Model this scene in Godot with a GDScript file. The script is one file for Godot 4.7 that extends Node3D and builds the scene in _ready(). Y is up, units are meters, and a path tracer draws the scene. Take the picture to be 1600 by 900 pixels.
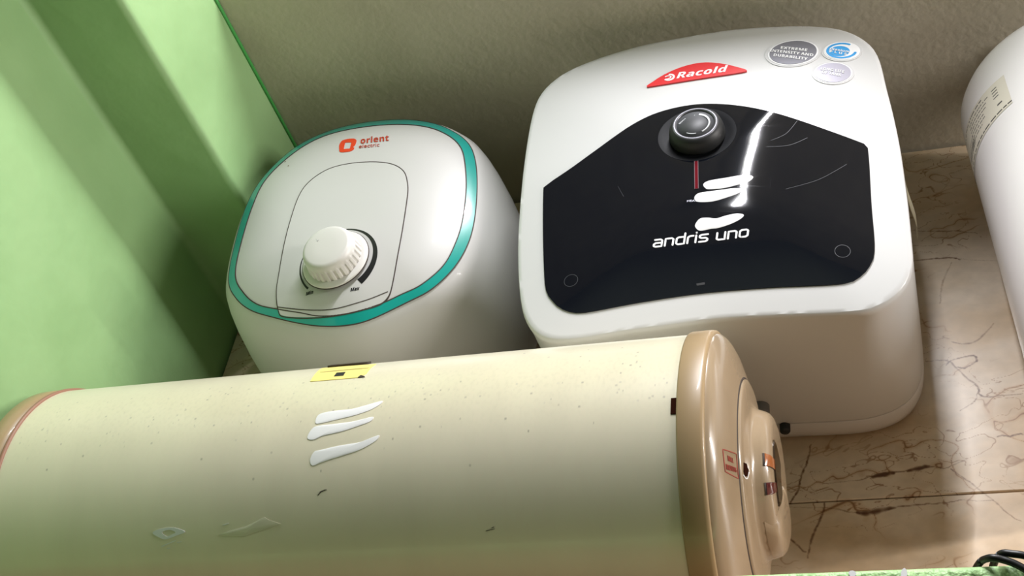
extends Node3D

# ---------------------------------------------------------------- helpers
const TANK_C := Vector3(0.5203, 0.22276, 0.68484)
const TANK_R := 0.14776
const TANK_A := Vector3(0.99998928, 0.0, 0.00462998)
const TANK_U := Vector3(-0.00462998, 0.0, 0.99998928)
const TANK_V := Vector3(0, 1, 0)
const TANK_L := -0.58285
const TANK_E := 0.12451
const WHITE_C := Vector3(1.07593, 0.14022, 0.10813)
const WHITE_R := 0.14022

var M := {}
var used := {}
var rng := RandomNumberGenerator.new()

func numbered(n: String) -> String:
	if not used.has(n):
		used[n] = 0
		return n
	used[n] += 1
	return "%s_%03d" % [n, used[n]]

func thing(called: String, label: String, category: String, at := Vector3.ZERO) -> Node3D:
	var o := Node3D.new()
	o.name = numbered(called)
	o.position = at
	o.set_meta("label", label)
	o.set_meta("category", category)
	add_child(o)
	return o

func newst() -> SurfaceTool:
	var st := SurfaceTool.new()
	st.begin(Mesh.PRIMITIVE_TRIANGLES)
	st.set_smooth_group(0)
	return st

# commits a SurfaceTool whose points are in world space as ONE mesh under parent
func part(called: String, st: SurfaceTool, m: Material, parent: Node3D, label := "") -> MeshInstance3D:
	st.generate_normals()
	var o := MeshInstance3D.new()
	o.name = called
	o.mesh = st.commit()
	o.material_override = m
	if label != "":
		o.set_meta("label", label)
	parent.add_child(o, true)
	var p: Node = parent
	var off := Vector3.ZERO
	while p != self:
		off += (p as Node3D).position
		p = p.get_parent()
	o.position = -off
	return o

func struct_part(called: String, st: SurfaceTool, m: Material, label: String, category := "structure") -> MeshInstance3D:
	var o := part(called, st, m, self, label)
	o.set_meta("kind", "structure")
	o.set_meta("category", category)
	return o

func tri(st: SurfaceTool, a: Vector3, b: Vector3, c: Vector3, hint: Vector3, ua := Vector2.ZERO, ub := Vector2.ZERO, uc := Vector2.ZERO) -> void:
	var n := (a - c).cross(a - b)
	if n.length_squared() < 1e-20:
		return
	if n.dot(hint) < 0.0:
		var t := b
		b = c
		c = t
		var u := ub
		ub = uc
		uc = u
	st.set_uv(ua)
	st.add_vertex(a)
	st.set_uv(ub)
	st.add_vertex(b)
	st.set_uv(uc)
	st.add_vertex(c)

func quad(st: SurfaceTool, a: Vector3, b: Vector3, c: Vector3, d: Vector3, hint: Vector3, ua := Vector2.ZERO, ub := Vector2.ZERO, uc := Vector2.ZERO, ud := Vector2.ZERO) -> void:
	tri(st, a, b, c, hint, ua, ub, uc)
	tri(st, a, c, d, hint, ua, uc, ud)

func box(st: SurfaceTool, lo: Vector3, hi: Vector3, bev := 0.0) -> void:
	obox(st, (lo + hi) * 0.5, Basis.IDENTITY, (hi - lo) * 0.5, bev)

# an oriented box with chamfered edges
func obox(st: SurfaceTool, c: Vector3, b: Basis, h: Vector3, bev := 0.0) -> void:
	var i := h - Vector3(bev, bev, bev)
	for ax in 3:
		for s in [-1.0, 1.0]:
			var u := (ax + 1) % 3
			var v := (ax + 2) % 3
			var pts: Array[Vector3] = []
			for q in [[-1, -1], [1, -1], [1, 1], [-1, 1]]:
				var p := Vector3.ZERO
				p[ax] = s * h[ax]
				p[u] = q[0] * i[u]
				p[v] = q[1] * i[v]
				pts.append(c + b * p)
			var n := Vector3.ZERO
			n[ax] = s
			st.set_smooth_group(-1)
			quad(st, pts[0], pts[1], pts[2], pts[3], b * n)
	if bev > 0.0:
		for ax in 3:
			var u := (ax + 1) % 3
			var v := (ax + 2) % 3
			for su in [-1.0, 1.0]:
				for sv in [-1.0, 1.0]:
					var pts: Array[Vector3] = []
					for q in [[-1, 0], [1, 0], [1, 1], [-1, 1]]:
						var p := Vector3.ZERO
						p[ax] = q[0] * i[ax]
						p[u] = su * (h[u] if q[1] == 0 else i[u])
						p[v] = sv * (i[v] if q[1] == 0 else h[v])
						pts.append(c + b * p)
					var n := Vector3.ZERO
					n[u] = su
					n[v] = sv
					quad(st, pts[0], pts[1], pts[2], pts[3], b * n)
		for sx in [-1.0, 1.0]:
			for sy in [-1.0, 1.0]:
				for sz in [-1.0, 1.0]:
					var s := Vector3(sx, sy, sz)
					tri(st, c + b * (s * Vector3(h.x, i.y, i.z)), c + b * (s * Vector3(i.x, h.y, i.z)), c + b * (s * Vector3(i.x, i.y, h.z)), b * s)
	st.set_smooth_group(0)

func v2(a: Array) -> PackedVector2Array:
	var o := PackedVector2Array()
	for k in range(0, a.size(), 2):
		o.append(Vector2(a[k], a[k + 1]))
	return o

# Catmull-Rom through the points
func cat(p: PackedVector2Array, n := 8, closed := true) -> PackedVector2Array:
	var o := PackedVector2Array()
	var s := p.size()
	for i in (s if closed else s - 1):
		var g := []
		for k in [i - 1, i, i + 1, i + 2]:
			g.append(p[posmod(k, s)] if closed else p[clampi(k, 0, s - 1)])
		for k in n:
			o.append(crom(g[0], g[1], g[2], g[3], float(k) / n))
	if not closed:
		o.append(p[s - 1])
	return o

func crom(a: Vector2, b: Vector2, c: Vector2, d: Vector2, t: float) -> Vector2:
	return 0.5 * (2.0 * b + (c - a) * t + (2.0 * a - 5.0 * b + 4.0 * c - d) * t * t + (3.0 * b - a - 3.0 * c + d) * t * t * t)

# a star-shaped outline about c: its reach at an angle
class Star:
	var c := Vector2.ZERO
	var r := PackedFloat32Array()
	const N := 720
	func _init(at: Vector2, line: PackedVector2Array) -> void:
		c = at
		r.resize(N)
		r.fill(-1.0)
		var s := line.size()
		for i in s:
			var a := line[i] - c
			var b := line[(i + 1) % s] - c
			var t0 := a.angle()
			var dt := wrapf(b.angle() - t0, -PI, PI)
			var k0 := int(ceil(minf(t0, t0 + dt) / TAU * N))
			var k1 := int(floor(maxf(t0, t0 + dt) / TAU * N))
			for k in range(k0, k1 + 1):
				var d := Vector2.from_angle(k * TAU / N)
				var den := d.cross(b - a)
				if absf(den) > 1e-12:
					r[posmod(k, N)] = a.cross(b - a) / den
		for k in N:
			if r[k] < 0.0:
				r[k] = r[posmod(k - 1, N)]
	func at(t: float) -> float:
		var f := fposmod(t / TAU * N, N)
		var i := int(f) % N
		return lerpf(r[i], r[(i + 1) % N], f - int(f))
	func smoothed(w: int, passes: int) -> Star:
		var o := Star.new(c, PackedVector2Array([c + Vector2(1, 0), c + Vector2(0, 1), c + Vector2(-1, 0), c + Vector2(0, -1)]))
		o.r = r.duplicate()
		for p in passes:
			var q := o.r.duplicate()
			for k in N:
				var s := 0.0
				for j in range(-w, w + 1):
					s += q[posmod(k + j, N)]
				o.r[k] = s / (2 * w + 1)
		return o

# a gently domed face over a star-shaped outline, lying face up
class Face:
	var star: Star
	var he := 0.25
	var d := 0.035
	var tilt := 0.0                   # the far side stands higher by this slope, from tz
	var tz := 0.5
	var bow := 2.0                    # higher: flatter in the middle, rounder at the rim
	var lean := 0.0                   # the right side lies lower by this slope, from lx
	var lx := 0.645
	var dish := Vector3(0, 0, 0)      # x, z, radius of a hollow for a knob
	var dish_depth := 0.0
	func y(p: Vector2) -> float:
		var v := p - star.c
		var q := v.length()
		var rho := q / star.at(v.angle()) if q > 1e-6 else 0.0
		var h := he + d * (1.0 - pow(minf(rho, 1.2), bow)) + tilt * (tz - p.y) - lean * (p.x - lx)
		if dish_depth > 0.0:
			var t := p.distance_to(Vector2(dish.x, dish.y)) / dish.z
			if t < 1.0:
				h -= dish_depth * (1.0 - smoothstep(0.55, 1.0, t))
		return h
	func at(p: Vector2, lift := 0.0) -> Vector3:
		var n := normal(p)
		return Vector3(p.x, y(p), p.y) + n * lift
	func normal(p: Vector2) -> Vector3:
		var e := 0.002
		return Vector3(y(p - Vector2(e, 0)) - y(p + Vector2(e, 0)), 2.0 * e, y(p - Vector2(0, e)) - y(p + Vector2(0, e))).normalized()

# the side of a lying tank: p = (distance along the axis, angle)
class Barrel:
	var c := Vector3.ZERO
	var a := Vector3.RIGHT
	var u := Vector3.BACK
	var v := Vector3.UP
	var r := 0.1
	func at(p: Vector2, lift := 0.0) -> Vector3:
		return c + a * p.x + (r + lift) * (cos(p.y) * u + sin(p.y) * v)
	func normal(p: Vector2) -> Vector3:
		return cos(p.y) * u + sin(p.y) * v

# a turned end cap: p = (angle, share of the tank's radius)
class Cap:
	var c := Vector3.ZERO
	var a := Vector3.RIGHT
	var u := Vector3.BACK
	var v := Vector3.UP
	var r := 0.1
	var prof: Array = []
	func far(q: float) -> float:
		for i in prof.size() - 1:
			var p0: Vector2 = prof[i]
			var p1: Vector2 = prof[i + 1]
			if q <= p0.y and q >= p1.y and p0.y > p1.y:
				return lerpf(p0.x, p1.x, (p0.y - q) / (p0.y - p1.y))
		return (prof[prof.size() - 1] as Vector2).x if q < 0.3 else (prof[0] as Vector2).x
	func normal(p: Vector2) -> Vector3:
		var slope := (far(p.y - 0.012) - far(p.y + 0.012)) / (0.024 * r)
		return (a + (cos(p.x) * u + sin(p.x) * v) * slope).normalized()
	func at(p: Vector2, lift := 0.0) -> Vector3:
		return c + a * far(p.y) + r * p.y * (cos(p.x) * u + sin(p.x) * v) + normal(p) * lift

# a thin patch lying on a surface (Face, Barrel or Cap), filled as a fan about its middle
func patch(st: SurfaceTool, on, line: PackedVector2Array, lift: float, thick: float, rings := 5, mid := Vector2(INF, INF), puff := 0.0) -> void:
	var c := mid
	# long edges are split so that they follow the curve of the surface
	var split := PackedVector2Array()
	for k in line.size():
		var a := line[k]
		var b := line[(k + 1) % line.size()]
		var far: float = (on.at(a) as Vector3).distance_to(on.at(b))
		var m := clampi(int(ceil(far / 0.012)), 1, 24)
		for i in m:
			split.append(a.lerp(b, float(i) / m))
	line = split
	var s := line.size()
	if c.x == INF:
		c = Vector2.ZERO
		for p in line:
			c += p
		c /= s
	var lo := line[0]
	var hi := line[0]
	for p in line:
		lo = lo.min(p)
		hi = hi.max(p)
	var span := (hi - lo).max(Vector2(1e-6, 1e-6))
	var hint: Vector3 = on.normal(c)
	for i in rings:
		var f0 := float(i) / rings
		var f1 := float(i + 1) / rings
		var l0 := lift + thick + puff * sqrt(maxf(0.0, 1.0 - f0 * f0))
		var l1 := lift + thick + puff * sqrt(maxf(0.0, 1.0 - f1 * f1))
		for k in s:
			var a := line[k]
			var b := line[(k + 1) % s]
			var p := [c.lerp(a, f0), c.lerp(a, f1), c.lerp(b, f1), c.lerp(b, f0)]
			var uv := []
			for q in p:
				uv.append((q - lo) / span)
			quad(st, on.at(p[0], l0), on.at(p[1], l1), on.at(p[2], l1), on.at(p[3], l0), hint, uv[0], uv[1], uv[2], uv[3])
	st.set_smooth_group(1)
	for k in s:
		var a := line[k]
		var b := line[(k + 1) % s]
		var out: Vector3 = on.at((a + b) * 0.5) - on.at(c)
		quad(st, on.at(a, lift + thick), on.at(b, lift + thick), on.at(b, -0.0006), on.at(a, -0.0006), out)
	st.set_smooth_group(0)

# a band between two outlines of equal count
func band(st: SurfaceTool, on, outer: PackedVector2Array, inner: PackedVector2Array, lift: float, from := 0, to := -1) -> void:
	var s := outer.size()
	var last := s if to < 0 else to
	for k in range(from, last):
		var j := (k + 1) % s
		var hint: Vector3 = on.normal(outer[k])
		for i in 3:
			var f0 := i / 3.0
			var f1 := (i + 1) / 3.0
			quad(st, on.at(outer[k].lerp(inner[k], f0), lift), on.at(outer[j].lerp(inner[j], f0), lift), on.at(outer[j].lerp(inner[j], f1), lift), on.at(outer[k].lerp(inner[k], f1), lift), hint)
		st.set_smooth_group(1)
		for e in [outer, inner]:
			quad(st, on.at(e[k], lift), on.at(e[j], lift), on.at(e[j], -0.0006), on.at(e[k], -0.0006), on.at(e[k]) - on.at(outer[k].lerp(inner[k], 0.5)))
		st.set_smooth_group(0)

# a raised stroke along a line on a surface; widths per point or one width
func stroke(st: SurfaceTool, on, line: PackedVector2Array, w: float, lift: float, closed := false, w2 := -1.0) -> void:
	var s := line.size()
	var left := PackedVector2Array()
	var right := PackedVector2Array()
	for k in s:
		var a := line[posmod(k - 1, s)] if closed or k > 0 else line[k]
		var b := line[(k + 1) % s] if closed or k < s - 1 else line[k]
		var d := (b - a).normalized().orthogonal()
		var ww := w if w2 < 0.0 else lerpf(w, w2, float(k) / (s - 1))
		left.append(line[k] + d * ww * 0.5)
		right.append(line[k] - d * ww * 0.5)
	band(st, on, left, right, lift, 0, s if closed else s - 1)
	if not closed and w2 < 0.0:
		for e in [0, s - 1]:
			var cap := PackedVector2Array()
			for k in 10:
				cap.append(line[e] + Vector2.from_angle(k * TAU / 10) * w * 0.5)
			patch(st, on, cap, lift, 0.0, 1)

# lettering laid on a surface: o where the baseline starts, ex along it, ey up (per unit of letter height)
func letters(text: String, on, o: Vector2, ex: Vector2, ey: Vector2, lift: float, bold := true, thick := 0.0003, serif := false) -> SurfaceTool:
	var t := TextMesh.new()
	var f := SystemFont.new()
	f.font_names = PackedStringArray(["Droid Serif" if serif else "Droid Sans"])
	f.font_weight = 700 if bold else 400
	t.font = f
	t.text = text
	t.font_size = 100
	t.pixel_size = 0.01
	t.depth = 0.1
	t.curve_step = 2.0
	t.horizontal_alignment = HORIZONTAL_ALIGNMENT_LEFT
	t.vertical_alignment = VERTICAL_ALIGNMENT_BOTTOM
	var ar := t.get_mesh_arrays()
	var vs: PackedVector3Array = ar[Mesh.ARRAY_VERTEX]
	var ix: PackedInt32Array = ar[Mesh.ARRAY_INDEX]
	var lo := Vector3(INF, INF, INF)
	var hi := -lo
	for p in vs:
		lo = lo.min(p)
		hi = hi.max(p)
	var base := base_of(f)
	var w := hi.x - lo.x
	var st := newst()
	st.set_smooth_group(-1)
	for k in range(0, ix.size(), 3):
		var q: Array[Vector3] = []
		var m := Vector3.ZERO
		for j in 3:
			var p := vs[ix[k + j]]
			var s := o + ex * ((p.x - lo.x) / w) + ey * (p.y - base)
			q.append(on.at(s, lift + (thick if p.z > 0.0 else 0.0)))
			m += p
		if vs[ix[k]].z < 0.0 and vs[ix[k + 1]].z < 0.0 and vs[ix[k + 2]].z < 0.0:
			continue
		tri(st, q[0], q[1], q[2], on.normal(o))
	return st

# where the baseline lies under a text set to the bottom of its line
func base_of(f: Font) -> float:
	return f.get_descent(100) * 0.01

# rings of a lathe along an axis; prof: Vector2(distance along the axis, radius); wob(k, n) scales a radius
func lathe(st: SurfaceTool, c: Vector3, a: Vector3, u: Vector3, v: Vector3, prof: Array, n := 64, teeth := 0, depth := 0.0, uv_len := 0.0) -> void:
	for i in prof.size() - 1:
		var p: Vector2 = prof[i]
		var q: Vector2 = prof[i + 1]
		var t := q - p
		for k in n:
			var f0 := k * TAU / n
			var f1 := (k + 1) * TAU / n
			var d0 := cos(f0) * u + sin(f0) * v
			var d1 := cos(f1) * u + sin(f1) * v
			var g0 := 1.0
			var g1 := 1.0
			if teeth > 0:
				g0 = 1.0 - depth * (1.0 if cos(f0 * teeth) < -0.2 else 0.0)
				g1 = 1.0 - depth * (1.0 if cos(f1 * teeth) < -0.2 else 0.0)
			# the outward side lies left of the way along the profile
			var out := (d0 + d1).normalized() * t.x - a * t.y
			var u0 := Vector2(p.x / maxf(uv_len, 1e-6), float(k) / n) if uv_len > 0.0 else Vector2.ZERO
			var u1 := Vector2(p.x / maxf(uv_len, 1e-6), float(k + 1) / n) if uv_len > 0.0 else Vector2.ZERO
			var u2 := Vector2(q.x / maxf(uv_len, 1e-6), float(k + 1) / n) if uv_len > 0.0 else Vector2.ZERO
			var u3 := Vector2(q.x / maxf(uv_len, 1e-6), float(k) / n) if uv_len > 0.0 else Vector2.ZERO
			quad(st, c + a * p.x + d0 * p.y * g0, c + a * p.x + d1 * p.y * g1, c + a * q.x + d1 * q.y * g1, c + a * q.x + d0 * q.y * g0, out, u0, u1, u2, u3)

func tube(st: SurfaceTool, pts: PackedVector3Array, r: float, n := 10) -> void:
	var rings := []
	for i in pts.size():
		var t := (pts[mini(i + 1, pts.size() - 1)] - pts[maxi(i - 1, 0)]).normalized()
		var u := t.cross(Vector3.UP if absf(t.y) < 0.9 else Vector3.RIGHT).normalized()
		var v := u.cross(t)
		var ring := PackedVector3Array()
		for k in n:
			ring.append(pts[i] + r * (cos(k * TAU / n) * u + sin(k * TAU / n) * v))
		rings.append(ring)
	for i in pts.size() - 1:
		for k in n:
			var j := (k + 1) % n
			quad(st, rings[i][k], rings[i][j], rings[i + 1][j], rings[i + 1][k], rings[i][k] - pts[i])
	for k in n:
		tri(st, pts[0], rings[0][k], rings[0][(k + 1) % n], pts[0] - pts[1])
		var e := pts.size() - 1
		tri(st, pts[e], rings[e][k], rings[e][(k + 1) % n], pts[e] - pts[e - 1])

func curve3(a: Array, n := 8) -> PackedVector3Array:
	var o := PackedVector3Array()
	for i in a.size() - 1:
		var p0: Vector3 = a[maxi(i - 1, 0)]
		var p1: Vector3 = a[i]
		var p2: Vector3 = a[i + 1]
		var p3: Vector3 = a[mini(i + 2, a.size() - 1)]
		for k in n:
			o.append(p1.cubic_interpolate(p2, p0, p3, float(k) / n))
	o.append(a[a.size() - 1])
	return o

func circle2(c: Vector2, rx: float, rz: float, n := 48, turn := 0.0) -> PackedVector2Array:
	var o := PackedVector2Array()
	for k in n:
		o.append(c + Vector2(cos(k * TAU / n) * rx, sin(k * TAU / n) * rz).rotated(turn))
	return o

func arc2(c: Vector2, rx: float, rz: float, d0: float, d1: float, n := 24) -> PackedVector2Array:
	var o := PackedVector2Array()
	for k in n + 1:
		var t := deg_to_rad(lerpf(d0, d1, float(k) / n))
		o.append(c + Vector2(cos(t) * rx, sin(t) * rz))
	return o

# ---------------------------------------------------------------- materials
func mat(c: Color, rough: float, coat := 0.0, metal := 0.0) -> StandardMaterial3D:
	var m := StandardMaterial3D.new()
	m.albedo_color = c
	m.roughness = rough
	m.metallic = metal
	if coat > 0.0:
		m.clearcoat_enabled = true
		m.clearcoat = coat
		m.clearcoat_roughness = 0.08
	return m

func noise(seed_: int, freq: float, oct := 4, kind := FastNoiseLite.TYPE_SIMPLEX_SMOOTH) -> FastNoiseLite:
	var n := FastNoiseLite.new()
	n.seed = seed_
	n.frequency = freq
	n.fractal_octaves = oct
	n.noise_type = kind
	return n

func noise_normal(seed_: int, freq: float, oct: int, bump: float, size := 512) -> NoiseTexture2D:
	var t := NoiseTexture2D.new()
	t.width = size
	t.height = size
	t.seamless = true
	t.as_normal_map = true
	t.bump_strength = bump
	t.noise = noise(seed_, freq, oct)
	return t

func noise_color(seed_: int, freq: float, oct: int, cols: Array, offs: Array, size := 512) -> NoiseTexture2D:
	var t := NoiseTexture2D.new()
	t.width = size
	t.height = size
	t.seamless = true
	t.noise = noise(seed_, freq, oct)
	var g := Gradient.new()
	g.offsets = PackedFloat32Array(offs)
	g.colors = PackedColorArray(cols)
	t.color_ramp = g
	return t

func tri_world(m: StandardMaterial3D, s: float) -> void:
	m.uv1_triplanar = true
	m.uv1_world_triplanar = true
	m.uv1_scale = Vector3(s, s, s)

func make_materials() -> void:
	# painted plaster
	var green := mat(Color(1, 1, 1), 0.42)
	green.albedo_texture = noise_color(3, 0.006, 5, [Color(0.575, 0.715, 0.495), Color(0.59, 0.73, 0.51), Color(0.605, 0.745, 0.525)], [0.2, 0.5, 0.8])
	green.normal_enabled = true
	green.normal_texture = noise_normal(11, 0.012, 5, 3.0)
	green.normal_scale = 0.34
	tri_world(green, 1.6)
	M.green = green
	var rim := mat(Color(1, 1, 1), 0.5)
	rim.albedo_texture = noise_color(5, 0.02, 5, [Color(0.63, 0.80, 0.53), Color(0.68, 0.84, 0.58), Color(0.72, 0.87, 0.62)], [0.2, 0.5, 0.8])
	rim.normal_enabled = true
	rim.normal_texture = noise_normal(12, 0.02, 5, 8.0)
	rim.normal_scale = 1.2
	tri_world(rim, 4.0)
	M.rim = rim
	var beige := mat(Color(1, 1, 1), 0.62)
	beige.albedo_texture = noise_color(7, 0.004, 4, [Color(0.72, 0.685, 0.605), Color(0.74, 0.705, 0.625), Color(0.755, 0.72, 0.64)], [0.2, 0.5, 0.8])
	beige.normal_enabled = true
	beige.normal_texture = noise_normal(21, 0.06, 4, 6.0)
	beige.normal_scale = 0.07
	tri_world(beige, 2.2)
	M.beige = beige
	M.bead = mat(Color(0.28, 0.62, 0.30), 0.4)
	M.brown = mat(Color(0.58, 0.48, 0.38), 0.6)
	M.worn = mat(Color(0.40, 0.35, 0.25), 0.8)
	M.dark_gap = mat(Color(0.06, 0.055, 0.045), 0.9)
	M.ceiling = mat(Color(0.42, 0.45, 0.40), 0.8)
	M.chip = mat(Color(0.80, 0.80, 0.80), 0.7)
	# plastics
	M.white = mat(Color(0.81, 0.80, 0.79), 0.28, 0.5)
	M.white_face = mat(Color(0.80, 0.80, 0.795), 0.38, 0.22)
	M.knob_white = mat(Color(0.82, 0.81, 0.79), 0.38)
	M.pearl = mat(Color(0.755, 0.75, 0.74), 0.44, 0.08)
	M.teal = mat(Color(0.06, 0.60, 0.56), 0.28, 0.5)
	M.seam = mat(Color(0.22, 0.18, 0.15), 0.7)
	M.orange = mat(Color(0.84, 0.25, 0.11), 0.4)
	M.orange_dark = mat(Color(0.70, 0.24, 0.15), 0.4)
	M.black = mat(Color(0.02, 0.022, 0.026), 0.4)
	M.black_soft = mat(Color(0.10, 0.105, 0.11), 0.5)
	M.red = mat(Color(0.84, 0.10, 0.13), 0.3, 0.4)
	M.print_white = mat(Color(0.92, 0.92, 0.92), 0.4)
	M.silver = mat(Color(0.62, 0.62, 0.66), 0.35, 0.0, 0.35)
	M.grey_dark = mat(Color(0.47, 0.47, 0.50), 0.35, 0.0, 0.3)
	M.grey_pale = mat(Color(0.66, 0.65, 0.70), 0.35, 0.0, 0.2)
	M.blue = mat(Color(0.20, 0.60, 0.85), 0.35)
	M.clear_rim = mat(Color(0.80, 0.80, 0.80), 0.25)
	M.maroon = mat(Color(0.40, 0.07, 0.11), 0.6)
	M.maroon.metallic_specular = 0.08
	M.label_ink = mat(Color(0.66, 0.60, 0.36), 0.6)
	M.maroon_rim = mat(Color(0.38, 0.25, 0.28), 0.6)
	M.plug = mat(Color(0.15, 0.16, 0.18), 0.5)
	M.recess = mat(Color(0.04, 0.046, 0.06), 0.5)
	M.recess.metallic_specular = 0.2
	M.knob_cap = mat(Color(0.27, 0.275, 0.285), 0.55)
	M.knob_print = mat(Color(0.72, 0.73, 0.74), 0.5)
	M.scratch = mat(Color(0.2, 0.21, 0.23), 0.5)
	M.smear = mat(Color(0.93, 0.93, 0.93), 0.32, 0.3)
	M.pipe_grey = mat(Color(0.42, 0.42, 0.42), 0.45)
	# scratched glossy black panel
	var pm := mat(Color(0.055, 0.066, 0.095), 0.1)
	var rough := Image.create(512, 512, false, Image.FORMAT_RGB8)
	rough.fill(Color(0.032, 0.032, 0.032))
	for k in 40:
		var a := Vector2(rng.randf() * 512, rng.randf() * 512)
		var d := Vector2.from_angle(rng.randf_range(-0.5, 0.5) + (PI / 2 if rng.randf() < 0.6 else 0.0)) * rng.randf_range(8, 60)
		var g := rng.randf_range(0.045, 0.07)
		for i in 80:
			var q := a + d * (i / 80.0)
			if q.x >= 0 and q.y >= 0 and q.x < 512 and q.y < 512:
				rough.set_pixel(int(q.x), int(q.y), Color(g, g, g))
	pm.roughness = 1.0
	pm.roughness_texture = ImageTexture.create_from_image(rough)
	M.panel = pm
	# tank
	M.cap = mat(Color(0.60, 0.525, 0.425), 0.26, 0.5)
	M.cap_band = mat(Color(0.62, 0.525, 0.385), 0.4, 0.15)
	M.lip = mat(Color(0.58, 0.42, 0.34), 0.5)
	M.cream = tank_material()
	M.label_yellow = mat(Color(0.93, 0.86, 0.50), 0.5)
	M.tape = mat(Color(0.90, 0.89, 0.80, 0.62), 0.15)
	M.tape.transparency = BaseMaterial3D.TRANSPARENCY_ALPHA
	M.film = mat(Color(0.84, 0.85, 0.87), 0.25)
	M.red_print = mat(Color(0.58, 0.22, 0.17), 0.5)
	M.amber = mat(Color(0.62, 0.36, 0.19), 0.15, 0.6)
	M.ruby = mat(Color(0.30, 0.01, 0.05), 0.15, 0.6)
	M.smoke = mat(Color(0.22, 0.17, 0.12), 0.15, 0.6)
	M.slot = mat(Color(0.17, 0.075, 0.04), 0.9)
	M.slot.metallic_specular = 0.1
	M.steel = mat(Color(0.5, 0.5, 0.5), 0.4, 0.0, 0.8)
	M.enamel = mat(Color(0.95, 0.935, 0.93), 0.3, 0.4)
	M.label_print = label_material()
	M.cable = mat(Color(0.03, 0.028, 0.03), 0.45)
	M.paper = mat(Color(0.88, 0.84, 0.72), 0.6)
	M.marble = marble_material()
	M.blade = mat(Color(0.30, 0.24, 0.18), 0.5)
	var glow := mat(Color(1, 1, 1), 0.5)
	glow.emission_enabled = true
	glow.emission = Color(1.0, 0.97, 0.9)
	glow.emission_energy_multiplier = 4.0
	M.glow = glow

func tank_material() -> StandardMaterial3D:
	var w := 1024
	var h := 512
	var im := Image.create(w, h, false, Image.FORMAT_RGB8)
	var base := Color(0.84, 0.815, 0.725)
	var nz := noise(41, 0.01, 4)
	var nf := noise(42, 0.12, 3)
	for y in h:
		# v = angle / TAU, 0 faces the front, 0.25 is the top
		var top := exp(-pow((float(y) / h - 0.29) / 0.055, 2.0))
		for x in w:
			var g := 1.0 + 0.02 * nz.get_noise_2d(x, y) + top * 0.05 * minf(0.0, nf.get_noise_2d(x, y * 2.0))
			im.set_pixel(x, y, Color(base.r * g, base.g * g, base.b * g * (1.0 - 0.03 * top)))
	for k in 170:
		var f := 0.27 + rng.randfn(0.0, 0.03)
		var x := rng.randi_range(2, w - 6)
		var y := clampi(int(f * h), 1, h - 3)
		var c := base.darkened(rng.randf_range(0.05, 0.28))
		for i in rng.randi_range(1, 3):
			im.set_pixel(mini(x + i, w - 1), y, c)
	for k in 0:
		var x := rng.randi_range(10, w - 12)
		var y := rng.randi_range(int(0.12 * h), int(0.25 * h))
		var c := base.darkened(rng.randf_range(0.1, 0.3))
		for i in rng.randi_range(2, 6):
			im.set_pixel(x, y + i, c)
	im.generate_mipmaps()
	var m := mat(Color(1, 1, 1), 0.33, 0.25)
	m.albedo_texture = ImageTexture.create_from_image(im)
	return m

func label_material() -> StandardMaterial3D:
	var w := 360
	var h := 220
	var im := Image.create(w, h, false, Image.FORMAT_RGB8)
	im.fill(Color(0.875, 0.85, 0.79))
	var ink := Color(0.18, 0.17, 0.17)
	# u runs along the rim (bottom left to top right in the photograph), v along the tank
	for row in [[14, 0.0, 0.72, 7], [200, 0.02, 0.98, 8]]:
		var x := int(row[1] * w)
		while x < row[2] * w:
			var l := rng.randi_range(8, 26)
			im.fill_rect(Rect2i(x, row[0], mini(l, w - x), row[3]), ink)
			x += l + rng.randi_range(3, 7)
	for r in 6:
		var x := int(w * 0.42)
		while x < w * (0.74 - 0.02 * r):
			var l := rng.randi_range(5, 18)
			im.fill_rect(Rect2i(x, 40 + r * 22, l, 6), Color(0.34, 0.32, 0.31))
			x += l + rng.randi_range(2, 5)
	for r in 4:
		im.fill_rect(Rect2i(int(w * 0.84), 34 + r * 20, 22, 6), Color(0.3, 0.29, 0.29))
	im.fill_rect(Rect2i(int(w * 0.86), 150, 20, 10), Color(0.3, 0.29, 0.29))
	im.fill_rect(Rect2i(int(w * 0.2), 112, int(w * 0.24), 5), Color(0.3, 0.29, 0.29))
	var bx := int(w * 0.18)
	while bx < int(w * 0.46):
		var l := rng.randi_range(2, 6)
		im.fill_rect(Rect2i(bx, 130, l, 44), ink)
		bx += l + rng.randi_range(2, 5)
	for r in 5:
		im.fill_rect(Rect2i(int(w * 0.02), 60 + r * 24, rng.randi_range(20, 40), 5), Color(0.4, 0.38, 0.37))
	im.generate_mipmaps()
	var m := mat(Color(1, 1, 1), 0.45)
	m.albedo_texture = ImageTexture.create_from_image(im)
	return m

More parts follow.
